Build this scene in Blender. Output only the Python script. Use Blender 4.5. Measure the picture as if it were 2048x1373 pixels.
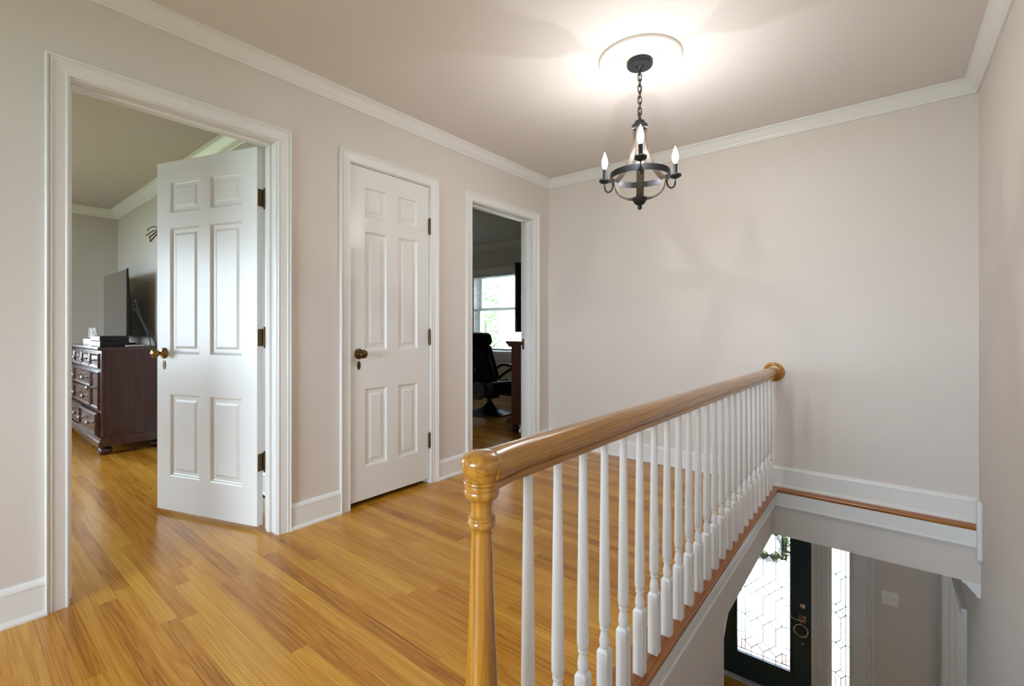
import bpy, bmesh, math, random
from mathutils import Vector, Matrix
R = math.radians
random.seed(7)
for o in list(bpy.data.objects): bpy.data.objects.remove(o)
SC = bpy.context.scene
COL = SC.collection

# ------------------------------------------------------------------ camera, world, exposure
HEAD = 38.87
cam_d = bpy.data.cameras.new('camera'); cam = bpy.data.objects.new('camera', cam_d); COL.objects.link(cam)
cam.location = (0, 0, 1.08); cam.rotation_euler = (R(90), 0, R(HEAD))
cam_d.sensor_width = 36; cam_d.lens = 928 / 2048 * 36
cam_d.shift_y = -29.5 / 2048; cam_d.clip_start = 0.02
SC.camera = cam
W = bpy.data.worlds.new('overcast_sky'); SC.world = W; W.use_nodes = True
bg = W.node_tree.nodes['Background']
bg.inputs[0].default_value = (0.725, 0.875, 1.0, 1); bg.inputs[1].default_value = 9.5
SC.view_settings.view_transform = 'Standard'; SC.view_settings.look = 'None'
SC.view_settings.gamma = 1; SC.view_settings.use_curve_mapping = False
SC.view_settings.exposure = 1.25
BULB = 2.7          # watts per candle bulb

def portal(name, loc, rot, sx, sy):      # guides sky light through a window; gives no light of its own
    l = bpy.data.lights.new(name, 'AREA'); l.shape = 'RECTANGLE'; l.size = sx; l.size_y = sy
    l.cycles.is_portal = True
    o = bpy.data.objects.new(name, l); COL.objects.link(o); o.location = loc; o.rotation_euler = rot
    return o

# ------------------------------------------------------------------ key dimensions (metres)
LX, WT = -2.48, 0.13            # hall left wall face, wall thickness
RXW = 0.401                     # right wall face
FYW = 3.626                     # far wall face
CZ = 2.465                      # ceiling
BKY = -2.6                      # wall behind the stair head
EX = 5.75                       # front (exterior) wall inner face
GF = -2.93                      # ground floor
GC = -0.314                     # ground floor ceiling
WELLX, WELLY = -0.564, 3.542    # stairwell nosing edges
WFX, WFY = -0.600, 3.562         # stairwell wall faces under the nosing
STY = 0.62                      # head of the stair
DOOR1, DOOR2, DOOR3 = (0.328, 1.114), (1.545, 2.158), (2.586, 3.380)
DH1, DH2 = 2.056, 2.066
BEDX, BEDY0, BEDY1 = -7.1, -2.6, 1.352
OFX, OFY0 = -6.7, 2.42

# ------------------------------------------------------------------ material helpers
def new_mat(name):
    m = bpy.data.materials.new(name); m.use_nodes = True
    nt = m.node_tree
    return m, nt, nt.nodes['Principled BSDF']
def lin(r, g, b):
    f = lambda c: (c/255/12.92) if c/255 <= .04045 else ((c/255+.055)/1.055)**2.4
    return (f(r), f(g), f(b), 1)
def N(nt, t, **kw):
    n = nt.nodes.new(t)
    for k, v in kw.items(): setattr(n, k, v)
    return n
def L(nt, a, b): nt.links.new(a, b)
def mth(nt, op, a, b=None, c=None):
    n = N(nt, 'ShaderNodeMath', operation=op)
    for i, v in enumerate((a, b, c)):
        if v is None: continue
        if isinstance(v, (int, float)): n.inputs[i].default_value = v
        else: L(nt, v, n.inputs[i])
    return n.outputs[0]
def plain(name, col, rough=.5, metal=0, bump=0, bscale=200, var=0, coat=0, spec=None):
    m, nt, p = new_mat(name)
    p.inputs['Base Color'].default_value = col
    p.inputs['Roughness'].default_value = rough; p.inputs['Metallic'].default_value = metal
    if spec is not None: p.inputs['Specular IOR Level'].default_value = spec
    if coat: p.inputs['Coat Weight'].default_value = coat; p.inputs['Coat Roughness'].default_value = .08
    if bump or var:
        g = N(nt, 'ShaderNodeNewGeometry')
        n = N(nt, 'ShaderNodeTexNoise'); n.inputs['Scale'].default_value = bscale; n.inputs['Detail'].default_value = 4
        L(nt, g.outputs['Position'], n.inputs['Vector'])
        if bump:
            b = N(nt, 'ShaderNodeBump'); b.inputs['Strength'].default_value = bump; b.inputs['Distance'].default_value = .002
            L(nt, n.outputs[0], b.inputs['Height']); L(nt, b.outputs[0], p.inputs['Normal'])
        if var:
            n2 = N(nt, 'ShaderNodeTexNoise'); n2.inputs['Scale'].default_value = bscale*.15; n2.inputs['Detail'].default_value = 5
            L(nt, g.outputs['Position'], n2.inputs['Vector'])
            mx = N(nt, 'ShaderNodeMix', data_type='RGBA')
            mx.inputs[6].default_value = tuple(c*(1-var) for c in col[:3])+(1,)
            mx.inputs[7].default_value = tuple(min(1, c*(1+var)) for c in col[:3])+(1,)
            L(nt, n2.outputs[0], mx.inputs[0]); L(nt, mx.outputs[2], p.inputs['Base Color'])
    return m
def emis(name, col, s):
    m, nt, p = new_mat(name)
    p.inputs['Base Color'].default_value = col; p.inputs['Emission Color'].default_value = col
    p.inputs['Emission Strength'].default_value = s
    return m
def glassy(name, tint=(1, 1, 1, 1), bump=0, scale=120, refl=1.0):
    m = bpy.data.materials.new(name); m.use_nodes = True; nt = m.node_tree
    nt.nodes.clear()
    o = N(nt, 'ShaderNodeOutputMaterial'); mx = N(nt, 'ShaderNodeMixShader')
    tr = N(nt, 'ShaderNodeBsdfTransparent'); tr.inputs[0].default_value = tint
    gl = N(nt, 'ShaderNodeBsdfGlossy'); gl.inputs['Roughness'].default_value = .03 if not bump else .12
    fr = N(nt, 'ShaderNodeFresnel'); fr.inputs[0].default_value = 1.45
    L(nt, mth(nt, 'MULTIPLY', fr.outputs[0], refl), mx.inputs[0])
    L(nt, tr.outputs[0], mx.inputs[1]); L(nt, gl.outputs[0], mx.inputs[2]); L(nt, mx.outputs[0], o.inputs[0])
    if bump:
        g = N(nt, 'ShaderNodeNewGeometry'); n = N(nt, 'ShaderNodeTexVoronoi'); n.inputs['Scale'].default_value = scale
        L(nt, g.outputs['Position'], n.inputs['Vector'])
        b = N(nt, 'ShaderNodeBump'); b.inputs['Strength'].default_value = bump; b.inputs['Distance'].default_value = .004
        L(nt, n.outputs['Distance'], b.inputs['Height'])
        L(nt, b.outputs[0], gl.inputs['Normal']); L(nt, b.outputs[0], fr.inputs['Normal'])
        # pebbles: ridges scatter part of the light, flats let it through
        tl = N(nt, 'ShaderNodeBsdfTranslucent'); tl.inputs[0].default_value = (.9, .93, .95, 1)
        L(nt, b.outputs[0], tl.inputs['Normal'])
        rmp = N(nt, 'ShaderNodeMapRange'); rmp.inputs[1].default_value = .2; rmp.inputs[2].default_value = .6
        rmp.inputs[3].default_value = .03; rmp.inputs[4].default_value = .3
        m2 = N(nt, 'ShaderNodeMixShader')
        L(nt, n.outputs['Distance'], rmp.inputs[0]); L(nt, rmp.outputs[0], m2.inputs[0])
        L(nt, tr.outputs[0], m2.inputs[1]); L(nt, tl.outputs[0], m2.inputs[2]); L(nt, m2.outputs[0], mx.inputs[1])
    return m

def wood(name, dark, mid, light, axis='X', rough=.3, coat=.3, plank=None, attr=False, gscale=1.0, contrast=1.0):
    """Procedural wood. axis = grain direction. attr: per-board tone from object property. plank=(w,l): boards drawn by the material."""
    m, nt, p = new_mat(name)
    g = N(nt, 'ShaderNodeNewGeometry'); sp = N(nt, 'ShaderNodeSeparateXYZ'); L(nt, g.outputs['Position'], sp.inputs[0])
    ax = {'X': (0, 1, 2), 'Y': (1, 0, 2), 'Z': (2, 0, 1)}[axis]
    al, ac, up = sp.outputs[ax[0]], sp.outputs[ax[1]], sp.outputs[ax[2]]
    if attr:
        at = N(nt, 'ShaderNodeAttribute', attribute_type='OBJECT', attribute_name='tone'); tone = at.outputs['Fac']
        gap = None
    elif plank:
        w, ln = plank
        row = mth(nt, 'FLOOR', mth(nt, 'DIVIDE', ac, w))
        wn = N(nt, 'ShaderNodeTexWhiteNoise', noise_dimensions='1D'); L(nt, row, wn.inputs['W'])
        seg = mth(nt, 'FLOOR', mth(nt, 'DIVIDE', mth(nt, 'ADD', al, mth(nt, 'MULTIPLY', wn.outputs[0], 7.3)), ln))
        wn2 = N(nt, 'ShaderNodeTexWhiteNoise', noise_dimensions='2D')
        cb = N(nt, 'ShaderNodeCombineXYZ'); L(nt, row, cb.inputs[0]); L(nt, seg, cb.inputs[1]); L(nt, cb.outputs[0], wn2.inputs['Vector'])
        tone = wn2.outputs[0]
        fr = mth(nt, 'FRACT', mth(nt, 'DIVIDE', ac, w)); gap = mth(nt, 'LESS_THAN', fr, .025)
    else:
        tone = mth(nt, 'ADD', 0.5, 0.0); gap = None
    off = mth(nt, 'MULTIPLY', tone, 37.0)
    def coords(sa, sc):
        c = N(nt, 'ShaderNodeCombineXYZ')
        L(nt, mth(nt, 'ADD', mth(nt, 'MULTIPLY', al, sa), off), c.inputs[0])
        L(nt, mth(nt, 'ADD', mth(nt, 'MULTIPLY', ac, sc), off), c.inputs[1])
        L(nt, mth(nt, 'MULTIPLY', up, sc), c.inputs[2]); return c.outputs[0]
    n1 = N(nt, 'ShaderNodeTexNoise'); n1.inputs['Scale'].default_value = 1; n1.inputs['Detail'].default_value = 3; n1.inputs['Distortion'].default_value = .6
    L(nt, coords(.8*gscale, 24*gscale), n1.inputs['Vector'])
    rings = mth(nt, 'FRACT', mth(nt, 'MULTIPLY', n1.outputs[0], 7.0))
    rings = mth(nt, 'ABSOLUTE', mth(nt, 'SUBTRACT', mth(nt, 'MULTIPLY', rings, 2.0), 1.0))
    n2 = N(nt, 'ShaderNodeTexNoise'); n2.inputs['Scale'].default_value = 1; n2.inputs['Detail'].default_value = 4; n2.inputs['Roughness'].default_value = .7
    L(nt, coords(2.6*gscale, 240*gscale), n2.inputs['Vector'])
    n3 = N(nt, 'ShaderNodeTexNoise'); n3.inputs['Scale'].default_value = 1; n3.inputs['Detail'].default_value = 2
    L(nt, coords(.7, 9), n3.inputs['Vector'])
    v = mth(nt, 'ADD', mth(nt, 'MULTIPLY', rings, .20*contrast), mth(nt, 'MULTIPLY', n2.outputs[0], .72*contrast))
    v = mth(nt, 'ADD', v, mth(nt, 'MULTIPLY', tone, .30 if (attr or plank) else 0.0))
    v = mth(nt, 'ADD', v, mth(nt, 'MULTIPLY', n3.outputs[0], .22))
    v = mth(nt, 'SUBTRACT', v, .20 if (attr or plank) else .12)
    cr = N(nt, 'ShaderNodeValToRGB'); e = cr.color_ramp.elements
    e[0].position = .14; e[0].color = dark; e[1].position = .78; e[1].color = light
    k = e.new(.45); k.color = mid
    L(nt, v, cr.inputs[0])
    colr = cr.outputs[0]
    if gap is not None:
        mx = N(nt, 'ShaderNodeMix', data_type='RGBA'); mx.inputs[7].default_value = tuple(c*.35 for c in dark[:3])+(1,)
        L(nt, mth(nt, 'MULTIPLY', gap, .7), mx.inputs[0]); L(nt, colr, mx.inputs[6]); colr = mx.outputs[2]
    L(nt, colr, p.inputs['Base Color'])
    p.inputs['Roughness'].default_value = rough
    p.inputs['Coat Weight'].default_value = coat; p.inputs['Coat Roughness'].default_value = .15
    b = N(nt, 'ShaderNodeBump'); b.inputs['Strength'].default_value = .12; b.inputs['Distance'].default_value = .0008
    L(nt, n2.outputs[0], b.inputs['Height']); L(nt, b.outputs[0], p.inputs['Normal'])
    return m

M = {}
M['wall'] = plain('wall_paint', lin(222, 213, 206), .75, bump=.06, bscale=350)
M['bedwall'] = plain('bedroom_paint', lin(205, 197, 188), .75, bump=.06, bscale=350)
M['officewall'] = plain('office_paint', lin(214, 212, 204), .75, bump=.06, bscale=350)
M['foyerwall'] = plain('foyer_paint', lin(222, 213, 206), .75, bump=.06, bscale=350)
M['ceil'] = plain('ceiling_paint', lin(228, 222, 218), .85, bump=.08, bscale=250)
M['medal'] = plain('medallion_paint', lin(224, 216, 210), .6)
M['trim'] = plain('white_semigloss', lin(235, 234, 232), .32, bump=.03, bscale=90)
M['doorw'] = plain('door_white', lin(233, 232, 230), .30, bump=.04, bscale=70)
M['baluster'] = plain('baluster_white', lin(240, 240, 240), .35)
OAKD, OAKM, OAKL = lin(122, 62, 13), lin(190, 126, 34), lin(219, 165, 62)
M['plank'] = wood('oak_plank', OAKD, OAKM, OAKL, 'X', .24, .06, attr=True)
M['strip'] = wood('oak_strip_floor', OAKD, OAKM, OAKL, 'X', .26, .25, plank=(.0572, 1.1))
M['nosing'] = wood('oak_nosing', lin(104, 58, 18), lin(164, 98, 36), lin(196, 132, 60), 'Y', .28, .3)
M['nosingx'] = wood('oak_nosing_x', lin(104, 58, 18), lin(164, 98, 36), lin(196, 132, 60), 'X', .28, .3)
M['rail'] = wood('golden_oak', lin(136, 82, 22), lin(196, 138, 50), lin(226, 178, 90), 'Y', .25, .6, gscale=.7, contrast=.8)
M['railz'] = wood('golden_oak_turned', lin(136, 82, 22), lin(196, 138, 50), lin(226, 178, 90), 'Z', .25, .6, gscale=.7, contrast=.8)
M['subfloor'] = plain('dark_subfloor', lin(50, 28, 12), .9, bump=.1)
CHD, CHM, CHL = lin(36, 13, 11), lin(66, 28, 23), lin(94, 44, 35)
M['cherry'] = wood('dark_cherry', CHD, CHM, CHL, 'X', .26, .7, gscale=.6)
M['cherryz'] = wood('dark_cherry_side', CHD, CHM, CHL, 'Z', .30, .4, gscale=.6)
M['brownz'] = wood('red_brown_wood', lin(58, 26, 16), lin(98, 48, 30), lin(128, 68, 44), 'Z', .3, .4, gscale=.6)
M['brownx'] = wood('red_brown_wood_x', lin(58, 26, 16), lin(98, 48, 30), lin(128, 68, 44), 'X', .3, .4, gscale=.6)
M['weathered'] = wood('weathered_grey_wood', lin(52, 44, 38), lin(98, 86, 76), lin(140, 126, 112), 'Z', .6, .0, gscale=1.4)
M['iron'] = plain('dark_iron', lin(58, 60, 64), .45, .7, bump=.2, bscale=300)
M['chainm'] = plain('bronze_chain', lin(62, 52, 48), .42, .8)
M['brass'] = plain('aged_brass', lin(150, 120, 70), .25, 1.0, var=.3, bscale=300)
M['oldbrass'] = plain('dark_brass', lin(92, 72, 46), .35, .9, var=.4, bscale=500)
M['silver'] = plain('brushed_nickel', lin(196, 192, 188), .22, 1.0)
M['satin'] = plain('satin_pewter', lin(170, 168, 166), .2, 1.0)
def bulb_glass():
    m = bpy.data.materials.new('bulb_glass'); m.use_nodes = True; nt = m.node_tree; nt.nodes.clear()
    o = N(nt, 'ShaderNodeOutputMaterial'); ad = N(nt, 'ShaderNodeAddShader'); tr = N(nt, 'ShaderNodeBsdfTransparent'); em = N(nt, 'ShaderNodeEmission')
    em.inputs[0].default_value = (1, .985, .965, 1); em.inputs[1].default_value = 6.0
    L(nt, tr.outputs[0], ad.inputs[0]); L(nt, em.outputs[0], ad.inputs[1]); L(nt, ad.outputs[0], o.inputs[0]); return m
M['bulb'] = bulb_glass()
M['black'] = plain('black_plastic', lin(18, 18, 20), .35)
M['blackmat'] = plain('black_matte', lin(26, 27, 29), .6)
M['screen'] = plain('screen_glass', lin(22, 22, 24), .06, 0, coat=1)
M['leather'] = plain('black_leather', lin(24, 27, 30), .38, bump=.3, bscale=160)
M['greymesh'] = plain('grey_mesh', lin(62, 66, 68), .6, bump=.4, bscale=500)
M['white'] = plain('white_plastic', lin(232, 230, 226), .4)
M['plateivory'] = plain('plate_white', lin(250, 248, 245), .3)
M['red'] = plain('red_plastic', lin(150, 40, 60), .4)
M['teal'] = plain('teal_door_paint', lin(38, 66, 76), .32, bump=.05, bscale=60)
M['lead'] = plain('lead_came', lin(52, 62, 68), .45, .6)
M['glass'] = glassy('clear_glass')
M['pebble'] = glassy('pebbled_glass', (.97, .985, .99, 1), bump=.6, scale=150)
M['clearpane'] = glassy('bevelled_glass', (.985, .99, .985, 1), refl=1.2)
M['blind'] = plain('blind_white', lin(226, 228, 228), .5)
M['leaf'] = plain('leaf_green', lin(96, 132, 62), .6, var=.35, bscale=8)
M['leafdark'] = plain('wreath_green', lin(124, 136, 80), .7, var=.4, bscale=60)
M['bark'] = plain('bark', lin(84, 72, 62), .9, bump=.5, bscale=40)
M['twig'] = plain('twig', lin(96, 82, 66), .9, bump=.4, bscale=80)
M['grass'] = plain('lawn', lin(98, 114, 76), .95, var=.3, bscale=20)
M['concrete'] = plain('pale_concrete', lin(190, 187, 182), .9, bump=.2, bscale=40, var=.05)
M['brick'] = plain('porch_brick', lin(168, 110, 88), .85, bump=.3, bscale=60, var=.15)
M['mortar'] = plain('mortar', lin(190, 182, 172), .95)
M['siding'] = plain('pale_siding', lin(190, 192, 194), .8)
M['roof'] = plain('grey_shingle', lin(96, 94, 96), .9, bump=.3, bscale=20)
M['extwhite'] = plain('exterior_white', lin(228, 228, 226), .6)
M['fabricblue'] = plain('dark_blue_cloth', lin(26, 36, 52), .85, bump=.3, bscale=300)
M['cord'] = plain('black_cord', lin(14, 14, 15), .5)

# ------------------------------------------------------------------ mesh helpers
class MB:
    def __init__(s): s.v = []; s.f = []
    def add(s, vs, fs):
        b = len(s.v); s.v += [tuple(v) for v in vs]; s.f += [tuple(b+i for i in f) for f in fs]; return s
    def box(s, x0, x1, y0, y1, z0, z1):
        vs = [(x, y, z) for z in (z0, z1) for y in (y0, y1) for x in (x0, x1)]
        return s.add(vs, [(0, 2, 3, 1), (4, 5, 7, 6), (0, 1, 5, 4), (2, 6, 7, 3), (0, 4, 6, 2), (1, 3, 7, 5)])
    def cbox(s, c, d): 
        return s.box(c[0]-d[0]/2, c[0]+d[0]/2, c[1]-d[1]/2, c[1]+d[1]/2, c[2]-d[2]/2, c[2]+d[2]/2)
    def lathe(s, prof, seg=24, mat=None, cap=True):
        """prof [(r,z)...] around Z; mat: Matrix applied"""
        vs, fs = [], []
        n = len(prof)
        for k in range(seg):
            a = 2*math.pi*k/seg
            for r, z in prof: vs.append(Vector((r*math.cos(a), r*math.sin(a), z)))
        for k in range(seg):
            k2 = (k+1) % seg
            for i in range(n-1): fs.append((k*n+i, k2*n+i, k2*n+i+1, k*n+i+1))
        if cap:
            fs.append(tuple(k*n for k in reversed(range(seg)))); fs.append(tuple(k*n+n-1 for k in range(seg)))
        if mat is not None: vs = [mat @ v for v in vs]
        return s.add(vs, fs)
    def tube(s, pts, r, seg=8, closed=False, cap=True):
        pts = [Vector(p) for p in pts]; n = len(pts); vs, fs = [], []
        rr = r if isinstance(r, (list, tuple)) else [r]*n
        t0 = (pts[1]-pts[0]).normalized()
        up = Vector((0, 0, 1)) if abs(t0.z) < .9 else Vector((1, 0, 0))
        nn = t0.cross(up).normalized()
        for i, p in enumerate(pts):
            if closed: t = (pts[(i+1) % n]-pts[i-1]).normalized()
            else: t = (pts[min(i+1, n-1)]-pts[max(i-1, 0)]).normalized()
            nn = (nn - t*nn.dot(t)).normalized(); b = t.cross(nn)
            for k in range(seg):
                a = 2*math.pi*k/seg; vs.append(p+(nn*math.cos(a)+b*math.sin(a))*rr[i])
        for i in range(n if closed else n-1):
            j = (i+1) % n
            for k in range(seg):
                k2 = (k+1) % seg; fs.append((i*seg+k, i*seg+k2, j*seg+k2, j*seg+k))
        if cap and not closed:
            fs.append(tuple(reversed(range(seg)))); fs.append(tuple((n-1)*seg+k for k in range(seg)))
        return s.add(vs, fs)
    def prism(s, poly, fn, h0, h1):
        """poly [(a,b)], fn(a,b,h)->xyz"""
        n = len(poly)
        vs = [fn(a, b, h0) for a, b in poly]+[fn(a, b, h1) for a, b in poly]
        fs = [tuple(reversed(range(n))), tuple(range(n, 2*n))]+[(i, (i+1) % n, n+(i+1) % n, n+i) for i in range(n)]
        return s.add(vs, fs)
    def mesh(s, name, mat, smooth=False, fix=True):
        me = bpy.data.meshes.new(name); me.from_pydata(s.v, [], s.f)
        if fix:
            bm = bmesh.new(); bm.from_mesh(me); bmesh.ops.recalc_face_normals(bm, faces=bm.faces); bm.to_mesh(me); bm.free()
        if mat is not None: me.materials.append(mat)
        if smooth:
            for p in me.polygons: p.use_smooth = True
        me.update(); return me
    def build(s, name, mat, parent=None, smooth=False, bevel=0, seg=2, auto=None, subsurf=0):
        o = bpy.data.objects.new(name, s.mesh(name, mat, smooth or auto is not None)); COL.objects.link(o)
        if parent is not None: o.parent = parent
        if auto is not None: o.data.set_sharp_from_angle(angle=R(auto))
        if bevel:
            b = o.modifiers.new('bevel', 'BEVEL'); b.width = bevel; b.segments = seg; b.limit_method = 'ANGLE'; b.angle_limit = R(35)
        if subsurf:
            q = o.modifiers.new('sub', 'SUBSURF'); q.levels = subsurf; q.render_levels = subsurf
        return o
def empty(name, loc=(0, 0, 0), rz=0, parent=None):
    o = bpy.data.objects.new(name, None); COL.objects.link(o); o.location = loc; o.rotation_euler = (0, 0, rz)
    o.empty_display_size = .05
    if parent is not None: o.parent = parent
    return o
def tag(o, label=None, cat=None, group=None, kind=None):
    if label: o['label'] = label
    if cat: o['category'] = cat
    if group: o['group'] = group
    if kind: o['kind'] = kind
    return o
def struct(o, label=None): return tag(o, label=label, kind='structure')
def dup(o, parent=None, loc=None, name=None):
    c = o.copy(); COL.objects.link(c)
    if parent is not None: c.parent = parent
    if loc is not None: c.location = loc
    if name: c.name = name
    return c
def miter(path):
    n = len(path); dirs = []
    for i in range(n-1):
        d = Vector((path[i+1][0]-path[i][0], path[i+1][1]-path[i][1])); dirs.append(d.normalized())
    nm = [Vector((-d.y, d.x)) for d in dirs]; out = []
    for i in range(n):
        if i == 0: out.append(nm[0])
        elif i == n-1: out.append(nm[-1])
        else: out.append((nm[i-1]+nm[i])/(1+nm[i-1].dot(nm[i])))
    return out
def sweep(path, prof, fn=lambda a, b, h: (a, b, h)):
    """one MB per straight segment, mitred; prof [(offset to the left of the path, h)]"""
    ms = miter(path); res = []
    for i in range(len(path)-1):
        mb = MB(); n = len(prof); vs = []
        for j in (i, i+1):
            for o, h in prof: vs.append(fn(path[j][0]+ms[j].x*o, path[j][1]+ms[j].y*o, h))
        fs = [tuple(range(n)), tuple(range(2*n-1, n-1, -1))]+[(k, (k+1) % n, n+(k+1) % n, n+k) for k in range(n)]
        mb.add(vs, fs); res.append(mb)
    return res
def panel_mb(s0, s1, t0, t1, depth=.011):
    """moulded raised panel seen from +y side; rect in x(s), z(t); returns nested rings at y offsets (0 = door face)"""
    rings = [(0, 0), (.006, -.003), (.010, -.009), (.016, -depth), (.032, -depth), (.044, -.0065), (.046, -.0050)]
    vs, fs = [], []
    for ins, y in rings:
        vs += [(s0+ins, y, t0+ins), (s1-ins, y, t0+ins), (s1-ins, y, t1-ins), (s0+ins, y, t1-ins)]
    for i in range(len(rings)-1):
        for k in range(4):
            k2 = (k+1) % 4; fs.append((i*4+k, i*4+k2, i*4+4+k2, i*4+4+k))
    b = (len(rings)-1)*4; fs.append((b, b+1, b+2, b+3))
    return vs, fs

# ------------------------------------------------------------------ structure: walls, floors, ceilings
def cut_wall(a0, a1, z0, z1, ops):
    """rectangles of a wall a0..a1 x z0..z1 minus openings (b0,b1,c0,c1)"""
    cuts = sorted(set([a0, a1]+[v for o in ops for v in o[:2] if a0 < v < a1])); out = []
    for i in range(len(cuts)-1):
        p, q = cuts[i], cuts[i+1]; m = (p+q)/2; z = z0
        for o in sorted([o for o in ops if o[0] < m < o[1]], key=lambda o: o[2]):
            if o[2] > z: out.append((p, q, z, o[2]))
            z = max(z, o[3])
        if z < z1: out.append((p, q, z, z1))
    return out
def wall_x(name, x0, x1, y0, y1, z0, z1, mat, ops=()):
    mb = MB()
    for p, q, c, d in cut_wall(y0, y1, z0, z1, ops): mb.box(x0, x1, p, q, c, d)
    return struct(mb.build(name, mat))
def wall_y(name, y0, y1, x0, x1, z0, z1, mat, ops=()):
    mb = MB()
    for p, q, c, d in cut_wall(x0, x1, z0, z1, ops): mb.box(p, q, y0, y1, c, d)
    return struct(mb.build(name, mat))
J = .02
wall_x('wall_left', LX-WT, LX, BKY-.15, EX, 0, CZ, M['wall'],
       [(DOOR1[0]-J, DOOR1[1]+J, 0, DH1+J), (DOOR2[0]-J, DOOR2[1]+J, 0, DH2+J), (DOOR3[0]-J, DOOR3[1]+J, 0, DH1+J)])
wall_y('wall_far', FYW, FYW+.12, LX, RXW, 0, CZ, M['wall'])
LR = (4.20, 5.62, GF, -.80)           # cased opening at the foot of the stair
wall_x('wall_right', RXW, RXW+.13, BKY, EX, GF, CZ, M['wall'], [LR])
HW = (-1.95, -.15, .55, 2.2)
wall_y('wall_back', BKY-.15, BKY, LX, RXW+.13, 0, CZ, M['wall'], [HW])
# bedroom
wall_y('wall_bedroom_side', BEDY1, BEDY1+.1, BEDX, LX-WT, 0, CZ, M['bedwall'])
BW1 = (-6.3, -4.5, .65, 2.15); BW2 = (-1.1, .5, .65, 2.15)
wall_y('wall_bedroom_window', BEDY0-.15, BEDY0, BEDX-.15, LX-WT, 0, CZ, M['bedwall'], [BW1])
wall_x('wall_bedroom_end', BEDX-.15, BEDX, BEDY0, BEDY1+.1, 0, CZ, M['bedwall'], [BW2])
# closet
wall_x('wall_closet_back', -3.4, -3.3, BEDY1+.1, OFY0-.1, 0, CZ, M['bedwall'])
# office
wall_y('wall_office_side', OFY0-.1, OFY0, OFX, LX-WT, 0, CZ, M['officewall'])
wall_x('wall_office_end', OFX-.15, OFX, OFY0-.1, EX, 0, CZ, M['officewall'])
OW = (-5.50, -4.36, .67, 2.01)
FD = (-1.565, -.24, GF, -.86)
LW = (1.2, 2.6, GF+.7, -.7)  # unseen living room window, added to light the room past the opening
wall_y('wall_front_office', EX, EX+.25, OFX-.15, LX-WT+.001, 0, CZ, M['officewall'], [OW])
wall_y('wall_front', EX, EX+.25, OFX-.15, 3.7, GF, 0, M['foyerwall'], [FD, LW])
# foyer and stair walls
wall_x('wall_foyer_left', LX-WT, LX, BKY, EX, GF, GC, M['foyerwall'])
wall_y('wall_foyer_back', BKY-.15, BKY, LX-WT, WFX-.12, GF, GC, M['foyerwall'])
wall_x('wall_passage', WFX-.12, WFX, BKY, STY-.2, GF, GC, M['foyerwall'])
wall_y('wall_dining_back', .9, 1.0, OFX, LX-WT, GF, GC, M['foyerwall'])
wall_x('wall_dining_end', OFX-.15, OFX, .9, EX, GF, GC, M['foyerwall'])
STE = 2.35                                    # end of the full-height stair wall
wall_x('wall_stair', WFX-.12, WFX, STY-.2, STE, GF, GC, M['foyerwall'])
wall_y('wall_stair_head', STY-.3, STY-.2, WFX-.12, RXW, GF, GC, M['foyerwall'])
wall_x('wall_living_end', 3.6, 3.7, 1.9, EX, GF, GC, M['foyerwall'])
wall_y('wall_living_back', 1.9, 2.0, RXW+.13, 3.7, GF, GC, M['foyerwall'])
# upper ceilings
def slab(name, x0, x1, y0, y1, z0, z1, mat): return struct(MB().box(x0, x1, y0, y1, z0, z1).build(name, mat))
slab('ceiling', LX-WT, RXW+.13, BKY-.15, FYW+.12, CZ, CZ+.12, M['ceil'])
slab('ceiling', BEDX-.15, LX-WT, BEDY0-.15, BEDY1+.1, CZ, CZ+.12, M['bedwall'])
slab('ceiling', OFX-.15, LX-WT, BEDY1+.1, EX+.25, CZ, CZ+.12, M['officewall'])
# floor body between the storeys (its underside is the foyer ceiling, its edges line the stairwell)
fb = MB()
fb.box(LX, WFX, BKY, FYW, GC, -.022)
fb.box(WFX, RXW, BKY, STY-.2, GC, -.022)
fb.box(WFX, RXW, WFY, FYW, GC, -.022)
fb.box(LX, RXW, FYW, EX, GC, -.022)
fb.box(RXW+.13, 3.7, 1.9, EX, GC, -.022); fb.box(OFX, LX, .9, EX, GC, -.11)
struct(fb.build('ceiling_foyer', M['foyerwall']))
# lower floor
slab('floor', OFX, 3.6, BKY, EX+.25, GF-.1, GF, M['strip'])
# upper floors
PW = .0572
hall_floor = MB(); hall_floor.box(LX-.02, WELLX-.11, BKY, FYW, -.022, -.012); hall_floor.box(WELLX-.11, RXW, BKY, STY-.12, -.022, -.012)
hall_floor = struct(hall_floor.build('floor', M['subfloor']), 'golden oak strip floor of the upstairs hall')
slab('floor', WELLX-.11, RXW, BKY, STY-.12, -.012, 0, M['strip'])      # landing strip floor at the stair head
slab('floor', LX-.02, WELLX-.11, BKY, -.52, -.012, 0, M['strip'])
bed_floor = struct(MB().box(BEDX, LX-.02, BEDY0, BEDY1, -.1, -.012).build('floor', M['subfloor']))
slab('floor', BEDX, LX-WT, BEDY0, -.24, -.012, 0, M['strip'])
slab('floor', OFX, LX-.0001, OFY0, EX, -.1, -.0005, M['strip'])
slab('floor', -3.3, LX-.02, BEDY1+.1, OFY0-.1, -.1, -.002, M['strip'])

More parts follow.
